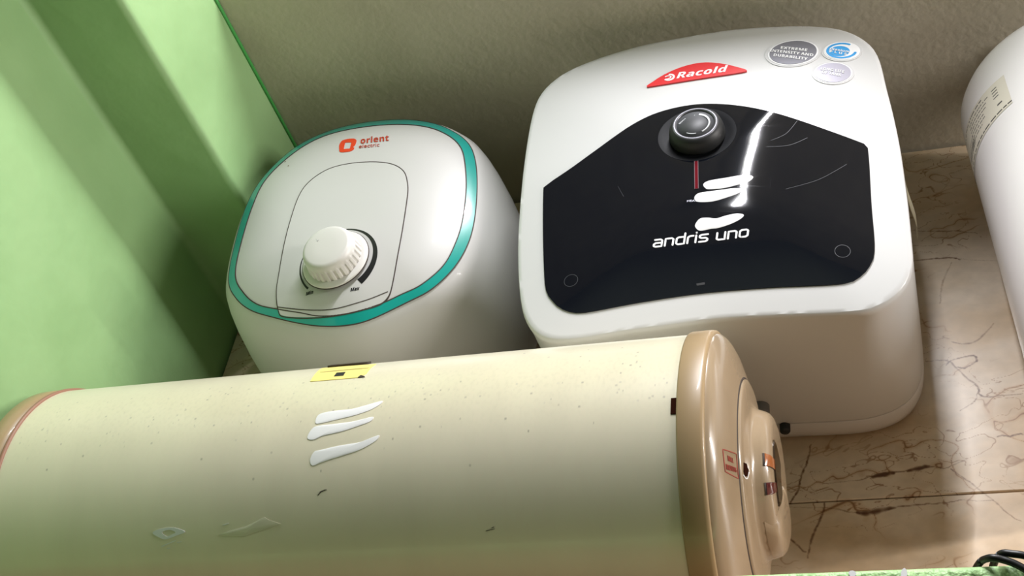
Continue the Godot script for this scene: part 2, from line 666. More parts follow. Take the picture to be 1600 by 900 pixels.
# polished beige stone: clouds, a web of fine brown cracks and a few dark veins
func marble_material() -> StandardMaterial3D:
	var n := 1700
	var size := 1.4       # metres: x from -0.2, z from -0.1
	var im := Image.create(n, n, false, Image.FORMAT_RGB8)
	var cloud := noise(51, 0.0035, 5)
	var fine := noise(52, 0.03, 4)
	var wx := noise(53, 0.006, 4)
	var v1 := noise(55, 0.0045, 3)
	var v2_ := noise(57, 0.011, 3)
	var gate := noise(58, 0.005, 2)
	for y in n:
		for x in n:
			var d := wx.get_noise_2d(x, y) * 60.0
			var c := cloud.get_noise_2d(x + d, y * 1.6)
			var f := fine.get_noise_2d(x, y * 1.3)
			var col := Color(0.83, 0.765, 0.68).lerp(Color(0.76, 0.665, 0.54), clampf(0.5 + c * 1.5, 0.0, 1.0))
			var g := 1.0 + 0.05 * f
			var a := absf(v1.get_noise_2d(x + d * 1.3, y * 1.7 - d))
			var b := absf(v2_.get_noise_2d(x - d, y * 1.9 + d))
			var k := clampf(gate.get_noise_2d(x, y) * 2.2 + 0.35, 0.0, 1.0)
			var s := maxf(clampf(1.0 - a / 0.016, 0.0, 1.0) * 0.8, clampf(1.0 - b / 0.026, 0.0, 1.0) * 0.7) * k
			var halo := clampf(1.0 - a / 0.09, 0.0, 1.0) * 0.34 * k
			col = Color(col.r * g, col.g * g, col.b * g).lerp(Color(0.66, 0.49, 0.32), halo)
			im.set_pixel(x, y, col.lerp(Color(0.44, 0.275, 0.145), s))
	var w1 := noise(61, 0.05, 3)
	for v in [
		[1.6, 0.85, 0.723, 0.486, 0.720, 0.507, 0.712, 0.530, 0.705, 0.553, 0.695, 0.568],
		[1.8, 0.9, 0.737, 0.566, 0.732, 0.586, 0.722, 0.608, 0.716, 0.637],
		[1.3, 0.7, 0.736, 0.542, 0.774, 0.539, 0.797, 0.534, 0.823, 0.531, 0.853, 0.527, 0.870, 0.530, 0.893, 0.521],
		[4.5, 0.6, 0.790, 0.537, 0.803, 0.533, 0.815, 0.532],
		[3.6, 0.5, 0.828, 0.531, 0.840, 0.528, 0.853, 0.526],
		[1.3, 0.7, 0.693, 0.570, 0.735, 0.573, 0.771, 0.582, 0.801, 0.581, 0.823, 0.576, 0.852, 0.576, 0.880, 0.573, 0.915, 0.575],
		[4.5, 0.6, 0.770, 0.582, 0.790, 0.582, 0.812, 0.577],
		[1.2, 0.6, 0.874, 0.531, 0.884, 0.540, 0.903, 0.562, 0.921, 0.585, 0.939, 0.603],
		[1.6, 0.65, 0.894, 0.351, 0.919, 0.354, 0.946, 0.328],
		[1.5, 0.7, 0.863, 0.376, 0.886, 0.379, 0.899, 0.396, 0.915, 0.420, 0.918, 0.433, 0.932, 0.437, 0.964, 0.435],
		[1.5, 0.7, 0.885, 0.384, 0.897, 0.377, 0.917, 0.374, 0.920, 0.382, 0.907, 0.391, 0.896, 0.390],
		[1.0, 0.5, 0.916, 0.430, 0.909, 0.442, 0.893, 0.452],
		[1.2, 0.65, 0.868, 0.158, 0.895, 0.164, 0.920, 0.168, 0.944, 0.176],
		[1.6, 0.75, 0.859, 0.211, 0.886, 0.212, 0.909, 0.213, 0.919, 0.219],
		[0.9, 0.45, 0.919, 0.217, 0.966, 0.228],
		[1.8, 0.35, 0.908, 0.222, 0.894, 0.255, 0.887, 0.288],
		[1.6, 0.65, 0.929, 0.491, 0.943, 0.492, 0.956, 0.491],
		[1.4, 0.7, 0.692, 0.602, 0.700, 0.615, 0.714, 0.629]]:
		var line := cat(v2(v.slice(2)), 60, false)
		for i in line.size():
			var q := (line[i] - Vector2(-0.2, -0.1)) / size * n
			q += Vector2(w1.get_noise_2d(i * 0.35, v[2] * 900.0), w1.get_noise_2d(i * 0.35 + 500.0, v[3] * 900.0)) * 2.2
			var e := sin(PI * clampf(float(i) / line.size(), 0.02, 0.98))
			var r: float = v[0] * (0.45 + 0.55 * e) * (1.0 + 0.6 * w1.get_noise_1d(i * 1.7 + v[2] * 5000.0))
			var thin := clampf(0.75 + 0.9 * w1.get_noise_1d(i * 0.9 + v[3] * 7000.0), 0.15, 1.0)
			var ri := int(ceil(r))
			for dy in range(-ri, ri + 1):
				for dx in range(-ri, ri + 1):
					var px := int(q.x) + dx
					var py := int(q.y) + dy
					if px < 0 or py < 0 or px >= n or py >= n:
						continue
					var fall := clampf(1.0 - Vector2(dx, dy).length() / (r + 0.3), 0.0, 1.0)
					im.set_pixel(px, py, im.get_pixel(px, py).lerp(Color(0.33, 0.20, 0.11), v[1] * 0.42 * fall * thin))
	im.generate_mipmaps()
	var m := mat(Color(1, 1, 1), 0.3)
	m.albedo_texture = ImageTexture.create_from_image(im)
	return m

# ---------------------------------------------------------------- scene
func _ready() -> void:
	rng.seed = 77
	# camera
	var cam := Camera3D.new()
	cam.name = "camera"
	var b := Basis(Vector3.UP, deg_to_rad(23.695)) * Basis(Vector3.RIGHT, deg_to_rad(-43.986)) * Basis(Vector3.BACK, deg_to_rad(-23.16))
	cam.transform = Transform3D(b, Vector3(0.83845, 1.25, 1.36857))
	cam.fov = 25.64
	cam.near = 0.05
	add_child(cam)
	cam.current = true
	# surroundings: the open shop behind the camera
	var we := WorldEnvironment.new()
	we.name = "world_environment"
	var env := Environment.new()
	env.background_mode = Environment.BG_COLOR
	env.background_color = Color(0.92, 0.86, 0.78)
	env.background_energy_multiplier = 0.04
	env.tonemap_mode = Environment.TONE_MAPPER_LINEAR
	env.tonemap_exposure = 1.0
	env.sdfgi_enabled = true
	env.ssao_enabled = true
	env.ssil_enabled = true
	we.environment = env
	add_child(we)
	# the tube lamp on the back wall, just above the picture
	var t0 := Vector3(0.87, 0.80, -0.60)
	var t1 := Vector3(0.595, 1.90, -0.60)
	var al := AreaLight3D.new()
	al.name = "tube_light"
	var along := (t1 - t0).normalized()
	var face := Vector3(0, 0, 1)
	al.transform = Transform3D(Basis(along.cross(-face), along, -face), (t0 + t1) * 0.5 + face * 0.0095)
	al.area_size = Vector2(0.016, t0.distance_to(t1))
	al.light_energy = 4.9
	al.light_color = Color(1.0, 1.0, 1.02)
	al.area_range = 8.0
	al.area_attenuation = 2.0
	al.shadow_enabled = true
	add_child(al)
	# a second tube, upright on the far right wall of the shop
	var rl := AreaLight3D.new()
	rl.name = "right_tube_light"
	rl.transform = Transform3D(Basis(Vector3(0, 0, 1), Vector3(0, 1, 0), Vector3(-1, 0, 0)).rotated(Vector3.UP, PI), Vector3(2.62, 0.95, 0.34))
	rl.area_size = Vector2(0.03, 1.2)
	rl.light_energy = 4.1
	rl.light_color = Color(1.0, 0.98, 0.97)
	rl.area_range = 8.0
	rl.area_attenuation = 2.0
	rl.shadow_enabled = true
	add_child(rl)

	make_materials()
	build_room(t0, t1, along, face)
	build_floor()
	build_black_panel_heater()
	build_teal_ring_heater()
	build_tank()
	build_white_tank()
	build_cable()

func build_room(t0: Vector3, t1: Vector3, along: Vector3, face: Vector3) -> void:
	var st := newst()
	box(st, Vector3(-0.5, -0.1, -0.65), Vector3(2.6, 0.440, 0.0), 0.006)
	struct_part("wall_back", st, M.beige, "beige rough painted plaster wall behind the heaters", "wall")
	st = newst()
	box(st, Vector3(-0.5, -0.1, -0.80), Vector3(2.6, 2.7, -0.65))
	struct_part("wall_upper", st, M.beige, "upper beige wall set back behind the low one, with the tube lamp on it", "wall")
	# left wall: a stepped profile drawn in plan and raised
	st = newst()
	var plan := PackedVector2Array([Vector2(-0.30, -0.65), Vector2(0.003, -0.65), Vector2(0.003, 0.172)])
	for p in arc2(Vector2(-0.007, 0.177), 0.010, 0.010, 0, 90, 6):
		plan.append(p)
	for p in arc2(Vector2(-0.109, 0.197), 0.010, 0.010, 270, 180, 6):
		plan.append(p)
	plan.append_array(PackedVector2Array([Vector2(-0.119, 0.70), Vector2(-0.119, 1.30), Vector2(-0.30, 1.30)]))
	var y0 := -0.10
	var y1 := 0.80
	var steps := 6
	for k in plan.size():
		var a := plan[k]
		var c := plan[(k + 1) % plan.size()]
		var out := (c - a).orthogonal()
		st.set_smooth_group(0 if a.distance_to(c) < 0.02 or (k >= 2 and k <= 17) else -1)
		for i in steps:
			var h0 := lerpf(y0, y1, float(i) / steps)
			var h1 := lerpf(y0, y1, float(i + 1) / steps)
			quad(st, Vector3(a.x, h0, a.y), Vector3(c.x, h0, c.y), Vector3(c.x, h1, c.y), Vector3(a.x, h1, a.y), Vector3(out.x, 0, out.y))
	var ids := Geometry2D.triangulate_polygon(plan)
	st.set_smooth_group(-1)
	for k in range(0, ids.size(), 3):
		for h in [y0, y1]:
			tri(st, Vector3(plan[ids[k]].x, h, plan[ids[k]].y), Vector3(plan[ids[k + 1]].x, h, plan[ids[k + 1]].y), Vector3(plan[ids[k + 2]].x, h, plan[ids[k + 2]].y), Vector3(0, 1 if h > 0 else -1, 0))
	var left := struct_part("wall_left", st, M.green, "light green painted side wall with a step running up it", "wall")
	var wy := 0.14
	while wy < 0.78:
		var wl := rng.randf_range(0.006, 0.03)
		var wr := rng.randf_range(0.0024, 0.0034)
		st = newst()
		var wp := Vector3(-0.00253, wy, 0.18147)
		tube(st, PackedVector3Array([wp, wp + Vector3(-0.0002, wl * 0.5, 0.0002), wp + Vector3(0, wl, 0)]), wr, 8)
		part("worn_patch", st, M.worn, left)
		wy += wl + rng.randf_range(0.002, 0.03)
	st = newst()
	tube(st, PackedVector3Array([Vector3(0.004, 0.0, 0.0015), Vector3(0.004, 0.8, 0.0015)]), 0.0028, 8)
	struct_part("trim_1", st, M.bead, "bright green paint bead in the corner of beige and green walls", "trim")
	# ceiling far above, on the back wall
	st = newst()
	box(st, Vector3(-3.2, 2.7, -0.80), Vector3(2.6, 2.85, 3.2))
	struct_part("ceiling", st, M.ceiling, "plain ceiling over the shop", "ceiling")
	# low parapet in front under a green coping
	st = newst()
	box(st, Vector3(-0.119, -0.10, 0.854), Vector3(2.6, 0.3308, 1.03))
	struct_part("wall_front", st, M.brown, "brown low wall under the green coping", "wall")
	st = newst()
	var nz := noise(71, 9.0, 4)
	var n2 := noise(72, 60.0, 3)
	var prof := [Vector2(0.880, 0.331), Vector2(0.8515, 0.331), Vector2(0.8500, 0.333), Vector2(0.8495, 0.336)]
	for k in 7:
		var t := PI - k * PI / 2 / 6.0
		prof.append(Vector2(0.8555 + cos(t) * 0.006, 0.339 + sin(t) * 0.006))
	for k in range(1, 24):
		prof.append(Vector2(0.8555 + k * 0.008, 0.345))
	prof.append_array([Vector2(1.045, 0.340), Vector2(1.045, 0.331), Vector2(0.880, 0.331)])
	var nx := 300
	for i in nx:
		var xs := [lerpf(-0.119, 2.4, float(i) / nx), lerpf(-0.119, 2.4, float(i + 1) / nx)]
		for k in prof.size() - 1:
			var q := []
			for e in [[0, 0], [1, 0], [1, 1], [0, 1]]:
				var p: Vector2 = prof[k + e[1]]
				var x: float = xs[e[0]]
				var d := 0.0016 * nz.get_noise_2d(x, p.x + p.y) + 0.0007 * n2.get_noise_2d(x, p.x + p.y)
				q.append(Vector3(x, p.y + d, p.x + d * 0.8))
			var dd: Vector2 = prof[k + 1] - prof[k]
			quad(st, q[0], q[1], q[2], q[3], Vector3(0, dd.x, -dd.y))
	var front := struct_part("trim_2", st, M.rim, "rough green painted coping along the bottom of the picture", "trim")
	for c in [[0.783, 0.8545, 0.0032, 0.0030], [0.8215, 0.8560, 0.0026, 0.0052]]:
		st = newst()
		var flat := Face.new()
		flat.star = Star.new(Vector2(c[0], c[1]), circle2(Vector2(c[0], c[1]), 1, 1))
		flat.he = 0.3458
		flat.d = 0.0
		var ln := PackedVector2Array()
		for k in 9:
			ln.append(Vector2(c[0], c[1]) + Vector2(cos(k * TAU / 9) * c[2], sin(k * TAU / 9) * c[3]) * rng.randf_range(0.75, 1.15))
		patch(st, flat, ln, 0.0002, 0.0004, 2)
		part("paint_chip", st, M.chip, front, "pale bare chip in the paint")
	# tube lamp
	var lamp := thing("tube_lamp", "slim tube lamp fixed at a slant on the set-back wall above the black panel heater", "lamp", (t0 + t1) * 0.5)
	var ob := Basis(along.cross(-face), along, -face)
	st = newst()
	obox(st, (t0 + t1) * 0.5 - face * 0.028, ob, Vector3(0.015, t0.distance_to(t1) * 0.5 + 0.03, 0.0135), 0.003)
	part("batten", st, M.white, lamp)
	st = newst()
	var pr := [Vector2(0, 0), Vector2(0, 0.008), Vector2(t0.distance_to(t1), 0.008), Vector2(t0.distance_to(t1), 0)]
	lathe(st, t0, along, ob.x, ob.z, pr, 20)
	part("tube", st, M.glow, lamp)
	for e in [t0 - along * 0.012, t1 + along * 0.012]:
		st = newst()
		obox(st, e - face * 0.006, ob, Vector3(0.015, 0.012, 0.018), 0.003)
		part("lamp_holder", st, M.white, lamp)
	st = newst()
	box(st, Vector3(2.70, -0.1, -0.80), Vector3(2.85, 2.7, 1.1))
	struct_part("wall_right", st, M.beige, "beige painted side wall beyond the white round heater", "wall")
	var side := thing("tube_lamp", "upright tube lamp on the right-hand wall beyond the white round heater", "lamp", Vector3(2.70, 0.95, 0.34))
	st = newst()
	box(st, Vector3(2.655, 0.31, 0.31), Vector3(2.70, 1.59, 0.37), 0.004)
	part("batten", st, M.white, side)
	st = newst()
	lathe(st, Vector3(2.637, 0.35, 0.34), Vector3.UP, Vector3.BACK, Vector3.RIGHT, [Vector2(0, 0), Vector2(0, 0.0135), Vector2(1.2, 0.0135), Vector2(1.2, 0)], 20)
	part("tube", st, M.glow, side)
	for y in [0.338, 1.562]:
		st = newst()
		box(st, Vector3(2.615, y - 0.012, 0.323), Vector3(2.655, y + 0.012, 0.357), 0.003)
		part("lamp_holder", st, M.white, side)

func build_floor() -> void:
	var f := Node3D.new()
	f.name = "floor"
	f.set_meta("kind", "structure")
	f.set_meta("label", "polished beige veined stone floor slabs under the heaters")
	f.set_meta("category", "floor")
	add_child(f)
	var st := newst()
	box(st, Vector3(-0.30, -0.12, -0.02), Vector3(2.6, -0.013, 1.05))
	part("floor_bed", st, M.dark_gap, f)
	for t in [[-0.113, 0.006, 1.19, 0.5640], [-0.114, 0.5655, 1.19, 0.850], [1.1915, 0.006, 2.4, 0.5640], [1.1915, 0.5655, 2.4, 0.850]]:
		st = newst()
		var bv := 0.0012
		var lo := Vector2(t[0], t[1])
		var hi := Vector2(t[2], t[3])
		var ring := [[lo + Vector2(bv, bv), 0.0], [lo, -bv], [lo, -0.012]]
		var uvw := func(p: Vector2) -> Vector2: return (p - Vector2(-0.2, -0.1)) / 1.4
		st.set_smooth_group(-1)
		var outer := []
		for s in 3:
			var e: float = [bv, 0.0, 0.0][s]
			var h: float = [0.0, -bv, -0.012][s]
			outer.append([Vector3(lo.x + e, h, lo.y + e), Vector3(hi.x - e, h, lo.y + e), Vector3(hi.x - e, h, hi.y - e), Vector3(lo.x + e, h, hi.y - e)])
		var q: Array = outer[0]
		quad(st, q[0], q[1], q[2], q[3], Vector3.UP, uvw.call(Vector2(q[0].x, q[0].z)), uvw.call(Vector2(q[1].x, q[1].z)), uvw.call(Vector2(q[2].x, q[2].z)), uvw.call(Vector2(q[3].x, q[3].z)))
		for s in 2:
			for k in 4:
				var a: Vector3 = outer[s][k]
				var c: Vector3 = outer[s][(k + 1) % 4]
				var d: Vector3 = outer[s + 1][(k + 1) % 4]
				var g: Vector3 = outer[s + 1][k]
				quad(st, a, c, d, g, (a + c) * 0.5 - Vector3((lo.x + hi.x) * 0.5, -0.2, (lo.y + hi.y) * 0.5), uvw.call(Vector2(a.x, a.z)), uvw.call(Vector2(c.x, c.z)), uvw.call(Vector2(d.x, d.z)), uvw.call(Vector2(g.x, g.z)))
		part("tile", st, M.marble, f)

# the face and the sides of a boxy heater that lies on its back
func heater_face(st: SurfaceTool, on: Face, rings: int, n: int, sink := 0.0, sink_star: Star = null) -> void:
	for i in rings:
		var f0 := pow(float(i) / rings, 0.85)
		var f1 := pow(float(i + 1) / rings, 0.85)
		for k in n:
			var q := []
			for e in [[f0, k], [f1, k], [f1, k + 1], [f0, k + 1]]:
				var t: float = e[1] * TAU / n
				var p: Vector2 = on.star.c + Vector2.from_angle(t) * on.star.at(t) * e[0]
				var h := on.at(p)
				if sink_star != null:
					var v: Vector2 = p - sink_star.c
					var rel: float = v.length() / sink_star.at(v.angle())
					h.y -= sink * (1.0 - smoothstep(0.86, 0.96, rel))
				q.append(h)
			quad(st, q[0], q[1], q[2], q[3], Vector3.UP)

# layers: [height, scale, squeeze of the near side]; from the face's rim downwards
func heater_sides(st: SurfaceTool, stars: Array, c: Vector2, layers: Array, n: int, tilt := 0.0, tz := 0.5, lean := 0.0, lx := 0.0) -> void:
	var rings := []
	for l in layers:
		var ring := PackedVector3Array()
		for k in n:
			var t := k * TAU / n
			var r: float = lerpf((stars[0] as Star).at(t), (stars[1] as Star).at(t), l[3]) * l[1]
			var p := Vector2.from_angle(t) * r
			if p.y > 0.0:
				p.y *= l[2]
			ring.append(Vector3(c.x + p.x, l[0] + (tilt * (tz - c.y - p.y) - lean * (c.x + p.x - lx)) * smoothstep(0.045, 0.25, l[0]), c.y + p.y))
		rings.append(ring)
	for i in rings.size() - 1:
		for k in n:
			var j := (k + 1) % n
			var a: Vector3 = rings[i][k]
			var o := Vector3(a.x - c.x, 0, a.z - c.y).normalized()
			var dr: Vector3 = rings[i + 1][k] - a
			var hint := o * (-dr.y) + Vector3.UP * dr.dot(o)
			quad(st, a, rings[i][j], rings[i + 1][j], rings[i + 1][k], hint)
	# underside
	var last: PackedVector3Array = rings[rings.size() - 1]
	st.set_smooth_group(-1)
	for k in n:
		tri(st, Vector3(c.x, last[0].y, c.y), last[k], last[(k + 1) % n], Vector3.DOWN)
	st.set_smooth_group(0)

func build_black_panel_heater() -> void:
	var on := Face.new()
	var c := Vector2(0.6479, 0.2864)
	on.star = Star.new(c, cat(v2([0.4290, 0.3656, 0.4253, 0.2947, 0.4243, 0.2307, 0.4261, 0.1690, 0.4310, 0.1314, 0.4420, 0.1088, 0.4625, 0.0882, 0.4999, 0.0703, 0.5544, 0.0550, 0.6166, 0.0480, 0.6780, 0.0454, 0.7465, 0.0522, 0.7892, 0.0623, 0.8155, 0.0761, 0.8370, 0.1009, 0.8459, 0.1284, 0.8498, 0.1744, 0.8538, 0.2180, 0.8569, 0.2702, 0.8579, 0.3202, 0.8580, 0.3667, 0.8571, 0.4127, 0.8561, 0.4401, 0.8501, 0.4602, 0.8370, 0.4796, 0.8158, 0.4937, 0.7987, 0.4972, 0.6997, 0.4942, 0.6560, 0.4939, 0.6134, 0.4974, 0.5561, 0.5023, 0.5147, 0.5076, 0.4941, 0.5084, 0.4785, 0.5071, 0.4650, 0.5001, 0.4547, 0.4874, 0.4445, 0.4664, 0.4360, 0.4250]), 12))
	on.star = on.star.smoothed(4, 2)
	on.d = 0.020
	on.tilt = 0.07
	on.lean = 0.045
	var kc := Vector2(0.6367, 0.2436)
	on.dish = Vector3(kc.x, kc.y, 0.047)
	on.dish_depth = 0.0035
	var h := thing("water_heater", "large white square water heater with a glossy black front panel and black knob", "water heater", Vector3(c.x, 0, c.y))
	var panel_line := cat(v2([0.4537, 0.2895, 0.4579, 0.3440, 0.4649, 0.4121, 0.4701, 0.4457, 0.4794, 0.4622, 0.4890, 0.4722, 0.5017, 0.4784, 0.5203, 0.4797, 0.5755, 0.4719, 0.6439, 0.4655, 0.7105, 0.4647, 0.7816, 0.4668, 0.8007, 0.4613, 0.8138, 0.4472, 0.8209, 0.4247, 0.8220, 0.3630, 0.8240, 0.3016]), 6, false)
	panel_line.append_array(cat(v2([0.8240, 0.2748, 0.7871, 0.2540, 0.7323, 0.2237, 0.6818, 0.2017, 0.6366, 0.1922, 0.5943, 0.1972, 0.5600, 0.2136, 0.5154, 0.2472, 0.4847, 0.2698, 0.4546, 0.2884]), 6, false))
	var pstar := Star.new(kc, panel_line)
	# shell
	var st := newst()
	heater_face(st, on, 44, 180, 0.003, pstar)
	var soft := on.star.smoothed(12, 2)
	heater_sides(st, [on.star, soft], c, [[0.25, 1.0, 1.0, 0.0], [0.2490, 1.0025, 1.002, 0.0], [0.2472, 1.005, 1.004, 0.0], [0.2445, 1.0065, 1.0045, 0.0], [0.240, 1.006, 1.002, 0.1], [0.22, 1.003, 0.995, 0.3], [0.16, 1.004, 0.975, 0.6], [0.10, 1.006, 0.955, 1.0], [0.043, 1.007, 0.94, 1.0], [0.0415, 1.006, 0.939, 1.0], [0.0412, 0.985, 0.92, 1.0], [0.0395, 0.985, 0.92, 1.0]], 180, on.tilt, on.tz, on.lean, on.lx)
	part("shell", st, M.white_face, h)
	st = newst()
	heater_sides(st, [on.star, soft], c, [[0.0397, 0.98, 0.92, 1.0], [0.0397, 1.004, 0.938, 1.0], [0.0385, 1.006, 0.939, 1.0], [0.02, 1.006, 0.935, 1.0], [0.010, 1.0, 0.927, 1.0], [0.003, 0.985, 0.912, 1.0], [0.0, 0.96, 0.89, 1.0]], 180)
	part("back_cover", st, M.white, h)
	# black panel
	st = newst()
	var n := 200
	var ring := PackedVector2Array()
	for k in n:
		ring.append(kc + Vector2.from_angle(k * TAU / n) * pstar.at(k * TAU / n))
	patch(st, on, ring, 0.0006, 0.0008, 46, kc)
	var panel := part("front_panel", st, M.panel, h, "glossy black scratched front panel")
	st = newst()
	patch(st, on, circle2(kc, 0.0455, 0.0435, 72), 0.0012, 0.0004, 16)
	part("knob_recess", st, M.recess, panel, "dull black hollow round the knob")
	# red indicator slot, print, plugs on the panel
	st = newst()
	patch(st, on, v2([0.6346, 0.2885, 0.6386, 0.2883, 0.6393, 0.3298, 0.6353, 0.3300]), 0.0015, 0.0004, 2)
	part("indicator_window", st, M.maroon, panel, "narrow dark red indicator window")
	st = newst()
	stroke(st, on, v2([0.6346, 0.2885, 0.6386, 0.2883, 0.6393, 0.3298, 0.6353, 0.3300]), 0.0006, 0.0022, true)
	part("indicator_rim", st, M.maroon_rim, panel)
	part("lettering", letters("HEAT", on, Vector2(0.6268, 0.3475), Vector2(0.011, 0.0004), Vector2(0, -0.0036), 0.0015, false), M.silver, panel)
	for p in [[0.4987, 0.4377], [0.7886, 0.4271]]:
		st = newst()
		stroke(st, on, circle2(Vector2(p[0], p[1]), 0.0078, 0.0078, 36), 0.0006, 0.0016, true)
		part("plug_rim", st, M.plug, panel)
		st = newst()
		patch(st, on, circle2(Vector2(p[0], p[1]), 0.0072, 0.0072, 36), 0.0012, 0.0003, 2)
		part("screw_plug", st, M.panel, panel)
	st = newst()
	patch(st, on, v2([0.6359, 0.4539, 0.6448, 0.4531, 0.6453, 0.4556, 0.6369, 0.4566]), 0.0013, 0.0003, 1)
	part("notch", st, M.black, panel)
	part("model_lettering", wordmark(on), M.print_white, panel, "white rounded lettering")
	for s in [[0.020, 0.5466, 0.3110, 0.5541, 0.3280], [0.030, 0.7200, 0.2650, 0.7502, 0.2351], [0.040, 0.7345, 0.3399, 0.8000, 0.3047], [0.020, 0.7149, 0.2743, 0.7601, 0.2630]]:
		st = newst()
		var mid := Vector2(s[1] + s[3], s[2] + s[4]) * 0.5 + Vector2(0.002, 0.005)
		stroke(st, on, cat(PackedVector2Array([Vector2(s[1], s[2]), mid, Vector2(s[3], s[4])]), 6, false), 0.0002, 0.00145, false, 0.0004)
		part("scratch", st, M.scratch, panel)
	# knob
	var kn := on.normal(kc)
	var base := Vector3(kc.x, on.y(kc), kc.y) + kn * 0.001
	var ku := Vector3(1, 0, 0).slide(kn).normalized()
	var kv := ku.cross(kn)
	st = newst()
	lathe(st, base, kn, ku, kv, [Vector2(0, 0), Vector2(0.0, 0.0325), Vector2(0.003, 0.0325), Vector2(0.010, 0.0318), Vector2(0.0165, 0.0298), Vector2(0.0195, 0.0265), Vector2(0.0200, 0.0245), Vector2(0.0192, 0.0225), Vector2(0.0185, 0.0215), Vector2(0.0186, 0.0)], 96)
	var knob := part("knob", st, M.black_soft, h, "round black knob with a grey cap print")
	st = newst()
	lathe(st, base, kn, ku, kv, [Vector2(0.0190, 0.0265), Vector2(0.0204, 0.0255), Vector2(0.0207, 0.0245), Vector2(0.0204, 0.0230), Vector2(0.0188, 0.0225)], 96)
	part("knob_edge", st, M.grey_dark, knob)
	st = newst()
	lathe(st, base, kn, ku, kv, [Vector2(0.0180, 0.0218), Vector2(0.0188, 0.0216), Vector2(0.0189, 0.0)], 72)
	part("knob_cap", st, M.knob_cap, knob, "matt grey cap")
	var disc := Face.new()
	disc.star = Star.new(kc, circle2(kc, 1, 1))
	disc.d = 0.0
	disc.he = base.y + 0.0189 * kn.y
	var kc2 := kc + Vector2(kn.x, kn.z) * 0.0186
	st = newst()
	stroke(st, disc, arc2(kc2, 0.0165, 0.0165, -75, 60, 24), 0.0030, 0.0006, false, 0.0010)
	stroke(st, disc, arc2(kc2, 0.0165, 0.0165, -135, -92, 10), 0.0028, 0.0006, false, 0.0032)
	stroke(st, disc, arc2(kc2, 0.0165, 0.0165, 85, 125, 10), 0.0008, 0.0006, false, 0.0008)
	part("knob_print", st, M.knob_print, knob)
	part("knob_lettering", letters("MAX", disc, kc2 + Vector2(-0.0175, -0.003), Vector2(0.0065, -0.0085), Vector2(-0.004, -0.003), 0.0006), M.knob_print, knob)
	# red badge
	st = newst()
	patch(st, on, cat(v2([0.5736, 0.1451, 0.5806, 0.1388, 0.5906, 0.1298, 0.6034, 0.1216, 0.6162, 0.1159, 0.6299, 0.1127, 0.6435, 0.1128, 0.6561, 0.1163, 0.6696, 0.1223, 0.6802, 0.1285, 0.6889, 0.1340, 0.6938, 0.1380, 0.6927, 0.1406, 0.6779, 0.1424, 0.6524, 0.1438, 0.6270, 0.1451, 0.6006, 0.1467, 0.5783, 0.1477, 0.5744, 0.1476]), 3), 0.0003, 0.0016, 5)
	var badge := part("badge", st, M.red, h, "red arched badge with white lettering")
	var w := Vector2(0.6096, 0.1390)
	part("lettering", letters("Racold", on, w, Vector2(0.0588, -0.0020), Vector2(0.0042, -0.0165), 0.0019), M.print_white, badge)
	st = newst()
	stroke(st, on, arc2(Vector2(0.6006, 0.1346), 0.0056, 0.0056, -100, 150, 18), 0.0022, 0.0022, false, 0.0030)
	stroke(st, on, cat(v2([0.5953, 0.1328, 0.5987, 0.1314, 0.6025, 0.1332, 0.6015, 0.1362, 0.5965, 0.1386]), 4, false), 0.0014, 0.0022, false, 0.0016)
	part("emblem", st, M.print_white, badge)
	# round stickers
	sticker(h, on, Vector2(0.7489, 0.1110), 0.0335, M.grey_dark, "dark grey round sticker")
	sticker(h, on, Vector2(0.8053, 0.1144), 0.0236, M.print_white, "white and blue round sticker")
	sticker(h, on, Vector2(0.7933, 0.1546), 0.0245, M.grey_pale, "pale grey round sticker")
	# white dabs of paint
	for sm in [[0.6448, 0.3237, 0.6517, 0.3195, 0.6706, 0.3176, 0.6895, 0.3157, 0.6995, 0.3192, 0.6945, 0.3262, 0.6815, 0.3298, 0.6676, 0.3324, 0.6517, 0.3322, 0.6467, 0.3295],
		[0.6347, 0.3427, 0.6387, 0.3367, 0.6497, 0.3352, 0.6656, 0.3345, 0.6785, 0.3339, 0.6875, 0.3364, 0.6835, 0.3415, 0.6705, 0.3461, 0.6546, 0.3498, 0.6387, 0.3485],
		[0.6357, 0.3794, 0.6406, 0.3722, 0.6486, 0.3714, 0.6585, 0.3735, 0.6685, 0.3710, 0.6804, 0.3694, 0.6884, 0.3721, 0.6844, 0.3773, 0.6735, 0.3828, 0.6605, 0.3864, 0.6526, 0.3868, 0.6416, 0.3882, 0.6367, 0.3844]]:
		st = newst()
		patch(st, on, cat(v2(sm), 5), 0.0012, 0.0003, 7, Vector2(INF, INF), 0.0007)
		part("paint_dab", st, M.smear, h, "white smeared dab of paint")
	# pipe stubs on the near side and a curled label on the right side
	st = newst()
	var pz := Vector3(0.699, 0.0385, 0.462)
	lathe(st, pz, Vector3.BACK, Vector3.RIGHT, Vector3.UP, [Vector2(0, 0), Vector2(0, 0.0062), Vector2(0.030, 0.0062), Vector2(0.0315, 0.0052), Vector2(0.0315, 0.0)], 24)
	part("outlet_pipe", st, M.black_soft, h, "black outlet stub")
	st = newst()
	pz = Vector3(0.677, 0.081, 0.455)
	lathe(st, pz, Vector3.BACK, Vector3.RIGHT, Vector3.UP, [Vector2(0, 0), Vector2(0, 0.0105), Vector2(0.022, 0.0105), Vector2(0.0225, 0.0098), Vector2(0.0235, 0.0098), Vector2(0.024, 0.0105), Vector2(0.042, 0.0105), Vector2(0.043, 0.009), Vector2(0.043, 0.0)], 24)
	part("inlet_pipe", st, M.pipe_grey, h, "grey inlet stub")
	st = newst()
	var curl := []
	for i in 9:
		var t := i / 8.0
		curl.append(Vector3(0.8615 + 0.010 * sin(t * 2.4) * t, 0.165 - 0.045 * t, 0.255 + 0.035 * t))
